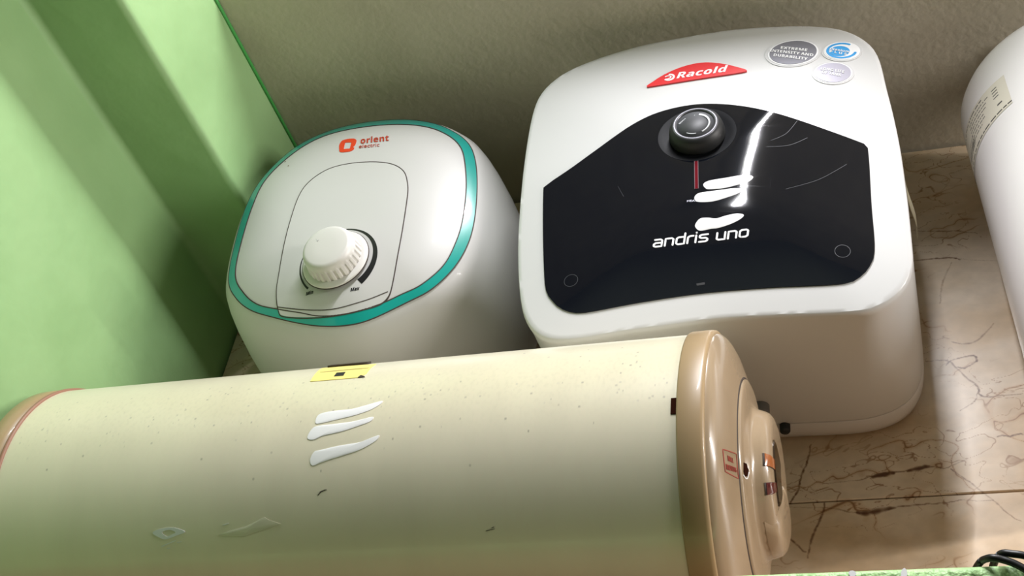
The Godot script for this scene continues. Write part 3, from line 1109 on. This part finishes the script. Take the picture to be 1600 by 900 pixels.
	for i in 8:
		var wv := Vector3(0.0, 0.010, -0.012)
		quad(st, curl[i], curl[i + 1], curl[i + 1] + wv, curl[i] + wv, Vector3.RIGHT)
		quad(st, curl[i] - Vector3(0.0006, 0, 0), curl[i + 1] - Vector3(0.0006, 0, 0), curl[i + 1] + wv - Vector3(0.0006, 0, 0), curl[i] + wv - Vector3(0.0006, 0, 0), Vector3.LEFT)
	part("peeling_label", st, M.paper, h, "cream paper label curling off the side")

func sticker(h: Node3D, on: Face, c: Vector2, r: float, m: Material, label: String) -> void:
	var st := newst()
	var k := 0.985
	var kz := 0.84
	patch(st, on, circle2(c, r * k, r * kz, 64), 0.0003, 0.0004, 5)
	var s := part("sticker", st, M.clear_rim, h, label)
	st = newst()
	patch(st, on, circle2(c, r * 0.9 * k, r * 0.9 * kz, 64), 0.0008, 0.0002, 5)
	part("sticker_rim", st, M.print_white, s)
	st = newst()
	patch(st, on, circle2(c, r * 0.84 * k, r * 0.84 * kz, 64), 0.0012, 0.0002, 5)
	part("sticker_face", st, m, s)
	var lift := 0.0016
	var sl := Vector2(0.0012, -0.0070)
	if m == M.grey_dark:
		part("lettering", letters("EXTREME", on, Vector2(0.7343, 0.1019), Vector2(0.0309, 0.0105), sl, lift), M.print_white, s)
		part("lettering", letters("INTENSITY AND", on, Vector2(0.7214, 0.1055), Vector2(0.0505, 0.0178), sl, lift), M.print_white, s)
		part("lettering", letters("DURABILITY", on, Vector2(0.7257, 0.1155), Vector2(0.0392, 0.0146), sl, lift), M.print_white, s)
	elif m == M.print_white:
		st = newst()
		stroke(st, on, arc2(c, r * 0.70 * k, r * 0.70 * kz, 20, 305, 48), r * 0.13, lift)
		part("sticker_ring", st, M.blue, s)
		st = newst()
		patch(st, on, circle2(c + Vector2(-0.0025, 0.001), r * 0.50 * k, r * 0.50 * kz, 40), lift - 0.0002, 0.0002, 3)
		part("sticker_spot", st, M.blue, s)
		part("lettering", letters("titanium", on, Vector2(0.7912, 0.1121), Vector2(0.0221, 0.0078), sl * 0.8, lift + 0.0002), M.print_white, s)
		part("lettering", letters("P L U S", on, Vector2(0.7912, 0.1171), Vector2(0.0191, 0.0073), sl * 0.75, lift + 0.0002), M.print_white, s)
	else:
		part("lettering", letters("LONG LIFE", on, Vector2(0.7796, 0.1493), Vector2(0.0260, 0.0078), sl * 0.9, lift), M.print_white, s)
		part("lettering", letters("OF TANK", on, Vector2(0.7806, 0.1560), Vector2(0.0211, 0.0067), sl * 0.9, lift), M.print_white, s)

# squarish rounded letters drawn as strokes
func wordmark(on: Face) -> SurfaceTool:
	var st := newst()
	var glyph := {
		"a": [[0.05, 1, 0.7, 1, 0.9, 0.85, 0.9, 0, 0.2, 0, 0, 0.12, 0, 0.38, 0.2, 0.52, 0.9, 0.52]],
		"n": [[0, 0, 0, 1, 0.7, 1, 0.9, 0.85, 0.9, 0]],
		"d": [[0.9, 1.5, 0.9, 0, 0.2, 0, 0, 0.15, 0, 0.85, 0.2, 1, 0.9, 1]],
		"r": [[0, 0, 0, 0.85, 0.2, 1, 0.6, 1]],
		"i": [[0, 0, 0, 1], [0, 1.38, 0, 1.42]],
		"s": [[0.9, 1, 0.2, 1, 0, 0.88, 0, 0.66, 0.2, 0.53, 0.7, 0.5, 0.9, 0.36, 0.9, 0.13, 0.7, 0, 0, 0]],
		"u": [[0, 1, 0, 0.15, 0.2, 0, 0.9, 0, 0.9, 1]],
		"o": [[0.2, 0, 0.7, 0, 0.9, 0.15, 0.9, 0.85, 0.7, 1, 0.2, 1, 0, 0.85, 0, 0.15, 0.2, 0, 0.3, 0]]}
	var adv := {"a": 1.28, "n": 1.28, "d": 1.28, "r": 0.92, "i": 0.42, "s": 1.28, "u": 1.28, "o": 1.28, " ": 0.68}
	var total := 0.0
	for ch in "andris uno":
		total += adv[ch]
	total -= 0.38
	var x := 0.0
	var o := Vector2(0.5901, 0.4048)
	var ex := Vector2(0.1015, -0.0042) / total
	var ey := Vector2(0.0012, -0.0089)
	for ch in "andris uno":
		if glyph.has(ch):
			for g in glyph[ch]:
				var line := PackedVector2Array()
				for k in range(0, g.size(), 2):
					line.append(o + ex * (x + g[k]) + ey * g[k + 1])
				var fine := PackedVector2Array()
				for k in line.size() - 1:
					for i in 3:
						fine.append(line[k].lerp(line[k + 1], i / 3.0))
				fine.append(line[line.size() - 1])
				stroke(st, on, fine, 0.0021, 0.0018)
		x += adv[ch]
	return st

func build_teal_ring_heater() -> void:
	var on := Face.new()
	var c := Vector2(0.195, 0.265)
	var outer := cat(v2([0.039, 0.353, 0.029, 0.292, 0.025, 0.218, 0.035, 0.164, 0.066, 0.114, 0.108, 0.088, 0.162, 0.079, 0.222, 0.085, 0.269, 0.102, 0.303, 0.126, 0.329, 0.155, 0.344, 0.191, 0.354, 0.243, 0.359, 0.303, 0.356, 0.344, 0.344, 0.379, 0.322, 0.408, 0.294, 0.425, 0.252, 0.446, 0.222, 0.451, 0.190, 0.448, 0.160, 0.440, 0.125, 0.427, 0.087, 0.410, 0.059, 0.386]), 8)
	var inner := cat(v2([0.0525, 0.3543, 0.0457, 0.3040, 0.0435, 0.2334, 0.0489, 0.1804, 0.0801, 0.1379, 0.1188, 0.1112, 0.1733, 0.1062, 0.2310, 0.1104, 0.2717, 0.1220, 0.3000, 0.1406, 0.3206, 0.1648, 0.3324, 0.1943, 0.3432, 0.2488, 0.3472, 0.3085, 0.3431, 0.3482, 0.3329, 0.3787, 0.3118, 0.4035, 0.2880, 0.4167, 0.2591, 0.4307, 0.2262, 0.4388, 0.1902, 0.4378, 0.1603, 0.4289, 0.1293, 0.4188, 0.0963, 0.4057, 0.0719, 0.3844]), 8)
	on.star = Star.new(c, outer)
	on.d = 0.03
	on.bow = 4.0
	var h := thing("water_heater", "smaller white rounded water heater with a teal ring round its face", "water heater", Vector3(c.x, 0, c.y))
	var st := newst()
	var soft := on.star.smoothed(30, 2)
	heater_face(st, on, 24, 160)
	heater_sides(st, [on.star, soft], c, [[0.25, 1.0, 1.0, 0.0], [0.247, 1.02, 1.0, 0.1], [0.242, 1.045, 1.0, 0.25], [0.233, 1.075, 1.0, 0.45], [0.215, 1.105, 1.0, 0.7], [0.19, 1.13, 1.0, 0.9], [0.15, 1.153, 1.0, 1.0], [0.11, 1.163, 1.0, 1.0], [0.07, 1.155, 1.0, 1.0], [0.03, 1.11, 1.0, 1.0], [0.008, 1.05, 1.0, 1.0], [0.0, 1.0, 1.0, 1.0]], 160)
	part("body", st, M.pearl, h)
	st = newst()
	band(st, on, outer, inner, 0.0007)
	var ring := part("teal_ring", st, M.teal, h, "teal plastic ring round the face")
	for e in [outer, inner]:
		st = newst()
		stroke(st, on, e, 0.0011, 0.0009, true)
		part("ring_seam", st, M.seam, ring)
	# cover panel with its gap
	var cover := cat(v2([0.1291, 0.4205, 0.1248, 0.3978, 0.1251, 0.3663, 0.1218, 0.2972, 0.1223, 0.2475, 0.1310, 0.2210, 0.1525, 0.2022, 0.1813, 0.1968, 0.2166, 0.2002, 0.2442, 0.2094, 0.2627, 0.2253, 0.2719, 0.2468, 0.2770, 0.2750, 0.2808, 0.3412, 0.2780, 0.4004, 0.2691, 0.4258, 0.2411, 0.4368, 0.2071, 0.4402, 0.1729, 0.4372, 0.1375, 0.4287]), 8)
	st = newst()
	stroke(st, on, cover, 0.0010, 0.0010, true)
	part("cover_gap", st, M.seam, h)
	var small := PackedVector2Array()
	for p in cover:
		small.append(p.lerp(Vector2(0.1986, 0.3177), 0.008))
	st = newst()
	patch(st, on, small, 0.0006, 0.0003, 10)
	var cp := part("cover_panel", st, M.pearl, h, "white front cover panel round the knob")
	st = newst()
	stroke(st, on, cat(v2([0.1281, 0.4161, 0.1617, 0.4258, 0.1918, 0.4316, 0.2168, 0.4317, 0.2467, 0.4253, 0.2721, 0.4147]), 6, false), 0.0009, 0.0011)
	part("cover_crease", st, M.seam, cp)
	# knob base, knob, print
	var kc := Vector2(0.2022, 0.3691)
	var kn := on.normal(kc)
	var base := on.at(kc, 0.0012)
	var ku := Vector3(1, 0, 0).slide(kn).normalized()
	var kv := ku.cross(kn)
	st = newst()
	lathe(st, base, kn, ku, kv, [Vector2(0.0, 0.0425), Vector2(0.0022, 0.0422), Vector2(0.0030, 0.0410), Vector2(0.0042, 0.0360), Vector2(0.0045, 0.0)], 80)
	var kb := part("knob_base", st, M.knob_white, h, "round white seat of the knob")
	st = newst()
	lathe(st, base, kn, ku, kv, [Vector2(0.0, 0.0432), Vector2(0.0010, 0.0432), Vector2(0.0010, 0.0420)], 80)
	part("seat_seam", st, M.seam, kb)
	st = newst()
	lathe(st, base, kn, ku, kv, [Vector2(0.003, 0.0352), Vector2(0.006, 0.0350), Vector2(0.018, 0.0332)], 336, 28, 0.045)
	lathe(st, base, kn, ku, kv, [Vector2(0.018, 0.0332), Vector2(0.0225, 0.0325), Vector2(0.0262, 0.0308), Vector2(0.0278, 0.0285), Vector2(0.0284, 0.0262), Vector2(0.0288, 0.012), Vector2(0.0289, 0.0)], 112)
	var knob := part("knob", st, M.knob_white, h, "white ribbed round knob")
	var disc := Face.new()
	disc.star = Star.new(kc, circle2(kc, 1, 1))
	disc.d = 0.0
	var tc := base + kn * 0.0289
	disc.he = tc.y
	var mk := Vector2(tc.x, tc.z) + Vector2(-0.0125, -0.0115)
	st = newst()
	stroke(st, disc, PackedVector2Array([mk + Vector2(-0.003, -0.0015), mk + Vector2(0.003, -0.0015), mk + Vector2(0, 0.003)]), 0.0005, 0.0010, true)
	part("pointer_mark", st, M.grey_pale, knob)
	var ac := Vector2(0.2021, 0.3686)
	st = newst()
	stroke(st, on, arc2(ac, 0.0500, 0.0480, 262, 405, 40), 0.0008, 0.0011, false, 0.0084)
	part("scale_arc", st, M.black, cp, "thick black scale arc")
	st = newst()
	stroke(st, on, arc2(ac, 0.0475, 0.0465, 132, 208, 20), 0.0026, 0.0011, false, 0.0008)
	part("scale_arc", st, M.black, cp)
	part("lettering", letters("Min", on, Vector2(0.1682, 0.4113), Vector2(0.0095, -0.0010), Vector2(0.0008, -0.0058), 0.0010), M.black, cp)
	part("lettering", letters("Max", on, Vector2(0.2274, 0.4143), Vector2(0.0105, -0.0015), Vector2(0.0008, -0.0058), 0.0010), M.black, cp)
	# orange emblem and lettering
	st = newst()
	var eo := cat(v2([0.1593, 0.1636, 0.1556, 0.1507, 0.1566, 0.1411, 0.1617, 0.1386, 0.1687, 0.1387, 0.1746, 0.1406, 0.1788, 0.1452, 0.1802, 0.1523, 0.1800, 0.1578, 0.1782, 0.1619, 0.1809, 0.1634, 0.1803, 0.1677, 0.1764, 0.1702, 0.1706, 0.1702, 0.1640, 0.1693, 0.1604, 0.1665]), 6)
	var ei := PackedVector2Array()
	var es := Star.new(Vector2(0.1689, 0.1555), v2([0.1630, 0.1470, 0.1726, 0.1490, 0.1747, 0.1638, 0.1654, 0.1624]))
	for p in eo:
		var d := p - es.c
		ei.append(es.c + d.normalized() * es.at(d.angle()))
	band(st, on, eo, ei, 0.0005)
	part("emblem", st, M.orange, h, "orange square ring emblem")
	part("lettering", letters("orient", on, Vector2(0.1878, 0.1559), Vector2(0.0400, 0.0012), Vector2(-0.0049, -0.0199), 0.0004), M.orange_dark, h)
	part("lettering", letters("electric", on, Vector2(0.1882, 0.1660), Vector2(0.0294, 0.0020), Vector2(-0.0021, -0.0098), 0.0004, false), M.orange_dark, h)
	for p in [[0.072, 0.155], [0.084, 0.172]]:
		st = newst()
		patch(st, on, circle2(Vector2(p[0], p[1]), 0.001, 0.001, 8), 0.0002, 0.0002, 1)
		part("dirt_speck", st, M.worn, h)

func build_tank() -> void:
	var h := thing("water_heater", "long cream cylindrical water heater lying in front with brown end caps", "water heater", Vector3(TANK_C.x, 0, TANK_C.z))
	var on := Barrel.new()
	on.c = TANK_C
	on.a = TANK_A
	on.u = TANK_U
	on.v = TANK_V
	on.r = TANK_R
	var L := TANK_E - TANK_L
	var lc := TANK_C + TANK_A * TANK_L
	var ec := TANK_C + TANK_A * TANK_E
	var R := TANK_R
	var st := newst()
	var pr := []
	for i in 9:
		pr.append(Vector2(L * i / 8.0, R))
	lathe(st, lc, TANK_A, TANK_U, TANK_V, pr, 160, 0, 0.0, L)
	part("drum", st, M.cream, h, "cream painted steel drum, dusty on top")
	# left end
	st = newst()
	lathe(st, lc, TANK_A, TANK_U, TANK_V, [Vector2(-0.054, 0.0), Vector2(-0.053, 0.06), Vector2(-0.049, 0.105), Vector2(-0.044, 0.128), Vector2(-0.037, 0.143), Vector2(-0.030, R * 1.008), Vector2(-0.004, R * 1.012), Vector2(-0.0035, R * 0.99)], 160)
	var le := part("end_cap", st, M.cap_band, h, "brown plastic cap on the left end")
	st = newst()
	lathe(st, lc, TANK_A, TANK_U, TANK_V, [Vector2(-0.0042, R * 1.010), Vector2(-0.003, R * 1.017), Vector2(-0.0005, R * 1.017), Vector2(0.0006, R * 1.008), Vector2(0.0006, R * 0.998)], 160)
	part("lip", st, M.lip, le)
	# right end: band, domed cap, raised cover
	st = newst()
	lathe(st, ec, TANK_A, TANK_U, TANK_V, [Vector2(-0.0006, R * 0.995), Vector2(-0.0006, R * 1.014), Vector2(0.001, R * 1.019), Vector2(0.020, R * 1.019), Vector2(0.0225, R * 1.015), Vector2(0.0238, R * 1.004), Vector2(0.0238, R * 0.97)], 160)
	part("end_band", st, M.cap_band, h, "brown band round the right end")
	st = newst()
	lathe(st, ec, TANK_A, TANK_U, TANK_V, [Vector2(0.0236, R * 0.992), Vector2(0.0262, R * 0.988), Vector2(0.0300, R * 0.965), Vector2(0.0335, R * 0.93), Vector2(0.0375, R * 0.87), Vector2(0.0415, R * 0.78), Vector2(0.0448, R * 0.70), Vector2(0.0452, R * 0.690), Vector2(0.0450, 0.0)], 160)
	var cap := part("end_cap", st, M.cap, h, "glossy tan domed cap on the right end")
	st = newst()
	lathe(st, ec, TANK_A, TANK_U, TANK_V, [Vector2(0.0452, R * 0.683), Vector2(0.0465, R * 0.680), Vector2(0.0482, R * 0.655), Vector2(0.0498, R * 0.60), Vector2(0.0510, R * 0.54), Vector2(0.0518, R * 0.512), Vector2(0.0530, R * 0.494), Vector2(0.0555, R * 0.480), Vector2(0.0605, R * 0.468), Vector2(0.0650, R * 0.452), Vector2(0.0680, R * 0.425), Vector2(0.0698, R * 0.38), Vector2(0.0706, R * 0.32), Vector2(0.0710, R * 0.2), Vector2(0.0710, 0.0)], 160)
	var cov := part("element_cover", st, M.cap, h, "raised round cover in the middle of the cap")
	# seam between cap and cover
	st = newst()
	lathe(st, ec, TANK_A, TANK_U, TANK_V, [Vector2(0.0449, R * 0.697), Vector2(0.0458, R * 0.690), Vector2(0.0456, R * 0.682)], 160)
	part("cover_seam", st, M.seam, cap)
	end_details(h, cap, cov, ec)
	# things on the drum
	st = newst()
	patch(st, on, v2([0.1188, 1.548, 0.1250, 1.548, 0.1250, 1.437, 0.1188, 1.437]), 0.0004, 0.0003, 2)
	part("drain_slot", st, M.slot, h, "dark slot beside the brown band")
	st = newst()
	patch(st, on, v2([-0.256, 2.012, -0.264, 2.345, -0.2, 2.30, -0.197, 2.065, -0.203, 2.010]), 0.0003, 0.0003, 5)
	var lab := part("energy_label", st, M.label_yellow, h, "faded yellow paper label on top")
	st = newst()
	patch(st, on, v2([-0.2325, 2.060, -0.2335, 2.128, -0.2235, 2.128, -0.2220, 2.060]), 0.0007, 0.0002, 2)
	part("label_print", st, M.black_soft, lab)
	st = newst()
	patch(st, on, v2([-0.203, 2.008, -0.2015, 2.042, -0.1955, 2.010]), 0.0007, 0.0004, 1)
	part("torn_corner", st, M.seam, lab)
	st = newst()
	patch(st, on, v2([-0.257, 2.33, -0.257, 2.40, -0.212, 2.40, -0.212, 2.33]), 0.0016, 0.0010, 3)  # thin dark strip laid along the far side of the label
	part("dark_strip", st, M.seam, lab, "thin dark strip along the far side of the label")
	for k in 3:
		st = newst()
		stroke(st, on, PackedVector2Array([Vector2(-0.246 + k * 0.014, 2.18), Vector2(-0.238 + k * 0.014, 2.18)]), 0.020, 0.0007)
		part("label_print", st, M.label_ink, lab)
	var dabs := [[-0.228, 1.568, -0.227, 1.634, -0.214, 1.655, -0.194, 1.660, -0.181, 1.681, -0.164, 1.712, -0.164, 1.687, -0.173, 1.641, -0.188, 1.605, -0.205, 1.582, -0.222, 1.561],
		[-0.233, 1.467, -0.230, 1.522, -0.224, 1.541, -0.208, 1.546, -0.190, 1.554, -0.179, 1.567, -0.168, 1.580, -0.170, 1.546, -0.182, 1.516, -0.198, 1.484, -0.216, 1.463, -0.225, 1.440, -0.231, 1.443],
		[-0.226, 1.307, -0.223, 1.352, -0.216, 1.362, -0.198, 1.382, -0.177, 1.396, -0.167, 1.415, -0.158, 1.437, -0.161, 1.398, -0.176, 1.344, -0.194, 1.311, -0.207, 1.290, -0.216, 1.272, -0.222, 1.259, -0.225, 1.271]]
	for d in dabs:
		st = newst()
		patch(st, on, cat(v2(d), 5), 0.0002, 0.0003, 7, Vector2(INF, INF), 0.0005)
		part("paint_dab", st, M.smear, h, "white smeared dab of paint")
	st = newst()
	patch(st, on, v2([-0.322, 0.851, -0.309, 0.876, -0.292, 0.897, -0.272, 0.949, -0.267, 0.929, -0.255, 0.901, -0.266, 0.881, -0.295, 0.833, -0.310, 0.842]), 0.0003, 0.0002, 3, Vector2(INF, INF), 0.0005)
	part("tape_scrap", st, M.tape, h, "scrap of clear sticky tape")
	st = newst()
	var bo := cat(v2([-0.394, 0.885, -0.386, 0.908, -0.373, 0.914, -0.364, 0.901, -0.358, 0.880, -0.367, 0.861, -0.380, 0.839, -0.388, 0.857]), 4)
	var bi := PackedVector2Array()
	for p in bo:
		bi.append(Vector2(-0.376, 0.880) + (p - Vector2(-0.376, 0.880)) * Vector2(0.42, 0.55) )
	band(st, on, bo, bi, 0.0005)
	part("sticker_remnant", st, M.film, h, "greyish remnant of a torn sticker")
	for p in [[-0.385, 0.794, -0.370, 0.827], [-0.367, 0.815, -0.364, 0.817], [-0.379, 0.779, -0.377, 0.781], [-0.316, 0.912, -0.311, 0.920]]:
		st = newst()
		stroke(st, on, v2(p), 0.0022, 0.0005)
		part("tape_crumb", st, M.film, h)
	for p in [[-0.216, 1.068, -0.213, 1.088, 0.0010], [-0.213, 1.088, -0.208, 1.100, 0.0026], [-0.052, 0.797, -0.045, 0.806, 0.0020], [-0.047, 0.812, -0.045, 0.818, 0.0012]]:
		st = newst()
		stroke(st, on, v2(p.slice(0, 4)), p[4], 0.0003)
		part("scuff_mark", st, M.seam, h, "dark scuff in the paint")
	# wall brackets under the drum carry it
	for t in [-0.42, -0.02]:
		st = newst()
		var m: Vector3 = TANK_C + TANK_A * t
		box(st, Vector3(m.x - 0.02, 0.0, m.z - 0.075), Vector3(m.x + 0.02, 0.004, m.z + 0.075), 0.001)
		for s in [-1.0, 1.0]:
			box(st, Vector3(m.x - 0.02, 0.0, m.z + s * 0.07 - 0.003), Vector3(m.x + 0.02, 0.0945, m.z + s * 0.07 + 0.003), 0.001)
		part("wall_bracket", st, M.steel, h, "steel wall bracket under the drum")

# details on the right cap; each at (distance along the axis, radius, angle)
func deg_pts(a: Array) -> PackedVector2Array:
	var o := PackedVector2Array()
	for k in range(0, a.size(), 2):
		o.append(Vector2(deg_to_rad(a[k]), a[k + 1]))
	return o

# details on the right cap; places are (angle, share of the radius)
func end_details(h: Node3D, cap: Node3D, cov: Node3D, ec: Vector3) -> void:
	var on := Cap.new()
	on.c = ec
	on.a = TANK_A
	on.u = TANK_U
	on.v = TANK_V
	on.r = TANK_R
	on.prof = [Vector2(0.0262, 0.99), Vector2(0.0262, 0.988), Vector2(0.0300, 0.965), Vector2(0.0335, 0.93), Vector2(0.0375, 0.87), Vector2(0.0415, 0.78), Vector2(0.0448, 0.70), Vector2(0.0452, 0.690), Vector2(0.0465, 0.680), Vector2(0.0482, 0.655), Vector2(0.0498, 0.60), Vector2(0.0510, 0.54), Vector2(0.0518, 0.512), Vector2(0.0530, 0.494), Vector2(0.0555, 0.480), Vector2(0.0605, 0.468), Vector2(0.0650, 0.452), Vector2(0.0680, 0.425), Vector2(0.0698, 0.38), Vector2(0.0706, 0.32), Vector2(0.0710, 0.2), Vector2(0.0711, 0.0)]
	var st := newst()
	var quad_line := deg_pts([70.4, 0.888, 71.6, 0.715, 59.8, 0.705, 62.0, 0.875])
	var fine := PackedVector2Array()
	for k in 4:
		for i in 8:
			fine.append(quad_line[k].lerp(quad_line[(k + 1) % 4], i / 8.0))
	stroke(st, on, fine, 0.007, 0.0004, true)
	var box_print := part("printed_frame", st, M.red_print, cap, "thin red printed frame with two words")
	part("lettering", letters("WALL", on, Vector2(deg_to_rad(66.6), 0.838), Vector2(-0.002, -0.075), Vector2(0.052, 0.004), 0.0003), M.red_print, cap)
	part("lettering", letters("MOUNTING", on, Vector2(deg_to_rad(62.9), 0.862), Vector2(-0.006, -0.135), Vector2(0.052, 0.004), 0.0003), M.red_print, cap)
	st = newst()
	patch(st, on, deg_pts([68.6, 0.640, 69.0, 0.590, 65.5, 0.552, 61.5, 0.590, 61.2, 0.630, 63.5, 0.650]), 0.0002, 0.0004, 3)
	part("screw_hole", st, M.slot, cov, "dark screw hole")
	st = newst()
	stroke(st, on, cat(deg_pts([61.6, 0.655, 60.2, 0.625, 60.6, 0.585, 64.5, 0.543]), 4, false), 0.010, 0.0006)
	part("hole_rim", st, M.print_white, cov)
	for l in [[80.5, 70.5, "amber_lamp", M.amber, "small amber indicator lens"], [57.6, 48.4, "red_lamp", M.ruby, "small dark red indicator lens"]]:
		st = newst()
		var ln := PackedVector2Array()
		for k in 6:
			ln.append(Vector2(deg_to_rad(l[0]), lerpf(0.456, 0.310, k / 5.0)))
		for k in 6:
			ln.append(Vector2(deg_to_rad(l[1]), lerpf(0.310, 0.456, k / 5.0)))
		patch(st, on, ln, 0.0002, 0.0010, 5)
		part(l[2], st, l[3], cov, l[4])
		st = newst()
		stroke(st, on, ln, 0.010, 0.0008, true)
		part("lens_frame", st, M.seam, cov)
	st = newst()
	var w := PackedVector2Array()
	for k in 10:
		w.append(Vector2(deg_to_rad(lerpf(104.0, 31.0, k / 9.0)), lerpf(0.368, 0.325, k / 9.0)))
	for k in 8:
		w.append(Vector2(deg_to_rad(lerpf(22.0, 118.0, k / 7.0)), 0.12))
	patch(st, on, w, 0.0004, 0.0012, 6, Vector2(deg_to_rad(67.0), 0.235))
	part("gauge_window", st, M.smoke, cov, "dark smoky gauge window on the cover")
	st = newst()
	var f := PackedVector2Array()
	for k in 14:
		f.append(Vector2(deg_to_rad(lerpf(28.0, -100.0, k / 13.0)), 0.472))
	for k in 14:
		f.append(Vector2(deg_to_rad(lerpf(-100.0, 28.0, k / 13.0)), 0.05))
	patch(st, on, f, 0.0001, 0.0003, 8, Vector2(deg_to_rad(-36.0), 0.27), 0.0032)
	part("cover_step", st, M.cap, cov)

func build_white_tank() -> void:
	var h := thing("water_heater", "smooth white round water heater lying at the right edge with a printed label", "water heater", Vector3(WHITE_C.x, 0, WHITE_C.z))
	var a := Vector3(sin(0.05863), 0, cos(0.05863))
	var u := a.cross(Vector3.UP)
	var on := Barrel.new()
	on.c = WHITE_C
	on.a = a
	on.u = u
	on.v = Vector3.UP
	on.r = WHITE_R
	var R := WHITE_R
	var st := newst()
	lathe(st, WHITE_C, a, u, Vector3.UP, [Vector2(-0.046, 0.0), Vector2(-0.045, 0.05), Vector2(-0.040, 0.088), Vector2(-0.032, 0.112), Vector2(-0.022, 0.128), Vector2(-0.012, 0.1365), Vector2(-0.003, R), Vector2(0.006, R), Vector2(0.15, R), Vector2(0.30, R), Vector2(0.42, R), Vector2(0.44, R * 0.985), Vector2(0.455, R * 0.93), Vector2(0.467, R * 0.8), Vector2(0.475, R * 0.5), Vector2(0.476, 0.0)], 160)
	part("drum", st, M.enamel, h)
	st = newst()
	box(st, Vector3(1.015, 0.0, 0.004), Vector3(1.13, 0.165, 0.010), 0.001)  # unseen block, added to stop the right lamp lighting the floor by the wall
	box(st, Vector3(1.03, 0.12, 0.010), Vector3(1.115, 0.16, 0.075), 0.001)
	part("light_block", st, M.steel, h, "added steel block at the far end that keeps side light off the floor")
	st = newst()
	var n := 24
	for i in n:
		for j in 6:
			var q := []
			var uv := []
			for e in [[0, 0], [1, 0], [1, 1], [0, 1]]:
				var f := float(i + e[0]) / n
				var g := float(j + e[1]) / 6
				var ax := lerpf(lerpf(0.028, 0.090, g), lerpf(0.046, 0.096, g), f)
				var ph := deg_to_rad(lerpf(-12.0, 46.0, f))
				q.append(on.at(Vector2(ax, ph), 0.0004))
				uv.append(Vector2(f, g))
			quad(st, q[0], q[1], q[2], q[3], on.normal(Vector2(0, deg_to_rad(15.0))), uv[0], uv[1], uv[2], uv[3])
	part("data_label", st, M.label_print, h, "cream printed data label")

func build_cable() -> void:
	var o := thing("cable", "black cable lying over the green parapet at the right corner", "cable", Vector3(0.9, 0.35, 0.85))
	var st := newst()
	tube(st, curve3([Vector3(0.868, 0.30, 0.8445), Vector3(0.876, 0.335, 0.8445), Vector3(0.884, 0.3505, 0.848), Vector3(0.894, 0.3520, 0.851), Vector3(0.905, 0.3515, 0.857), Vector3(0.920, 0.3500, 0.870), Vector3(0.945, 0.3495, 0.895), Vector3(0.99, 0.3495, 0.93), Vector3(1.05, 0.3495, 0.95)], 8), 0.0029, 10)
	part("cable_strand", st, M.cable, o)
	st = newst()
	tube(st, curve3([Vector3(0.882, 0.30, 0.8440), Vector3(0.890, 0.345, 0.8440), Vector3(0.902, 0.3530, 0.8470), Vector3(0.918, 0.3530, 0.8530), Vector3(0.95, 0.3515, 0.872), Vector3(1.0, 0.3500, 0.905), Vector3(1.06, 0.3495, 0.925)], 8), 0.0029, 10)
	part("cable_strand", st, M.cable, o)
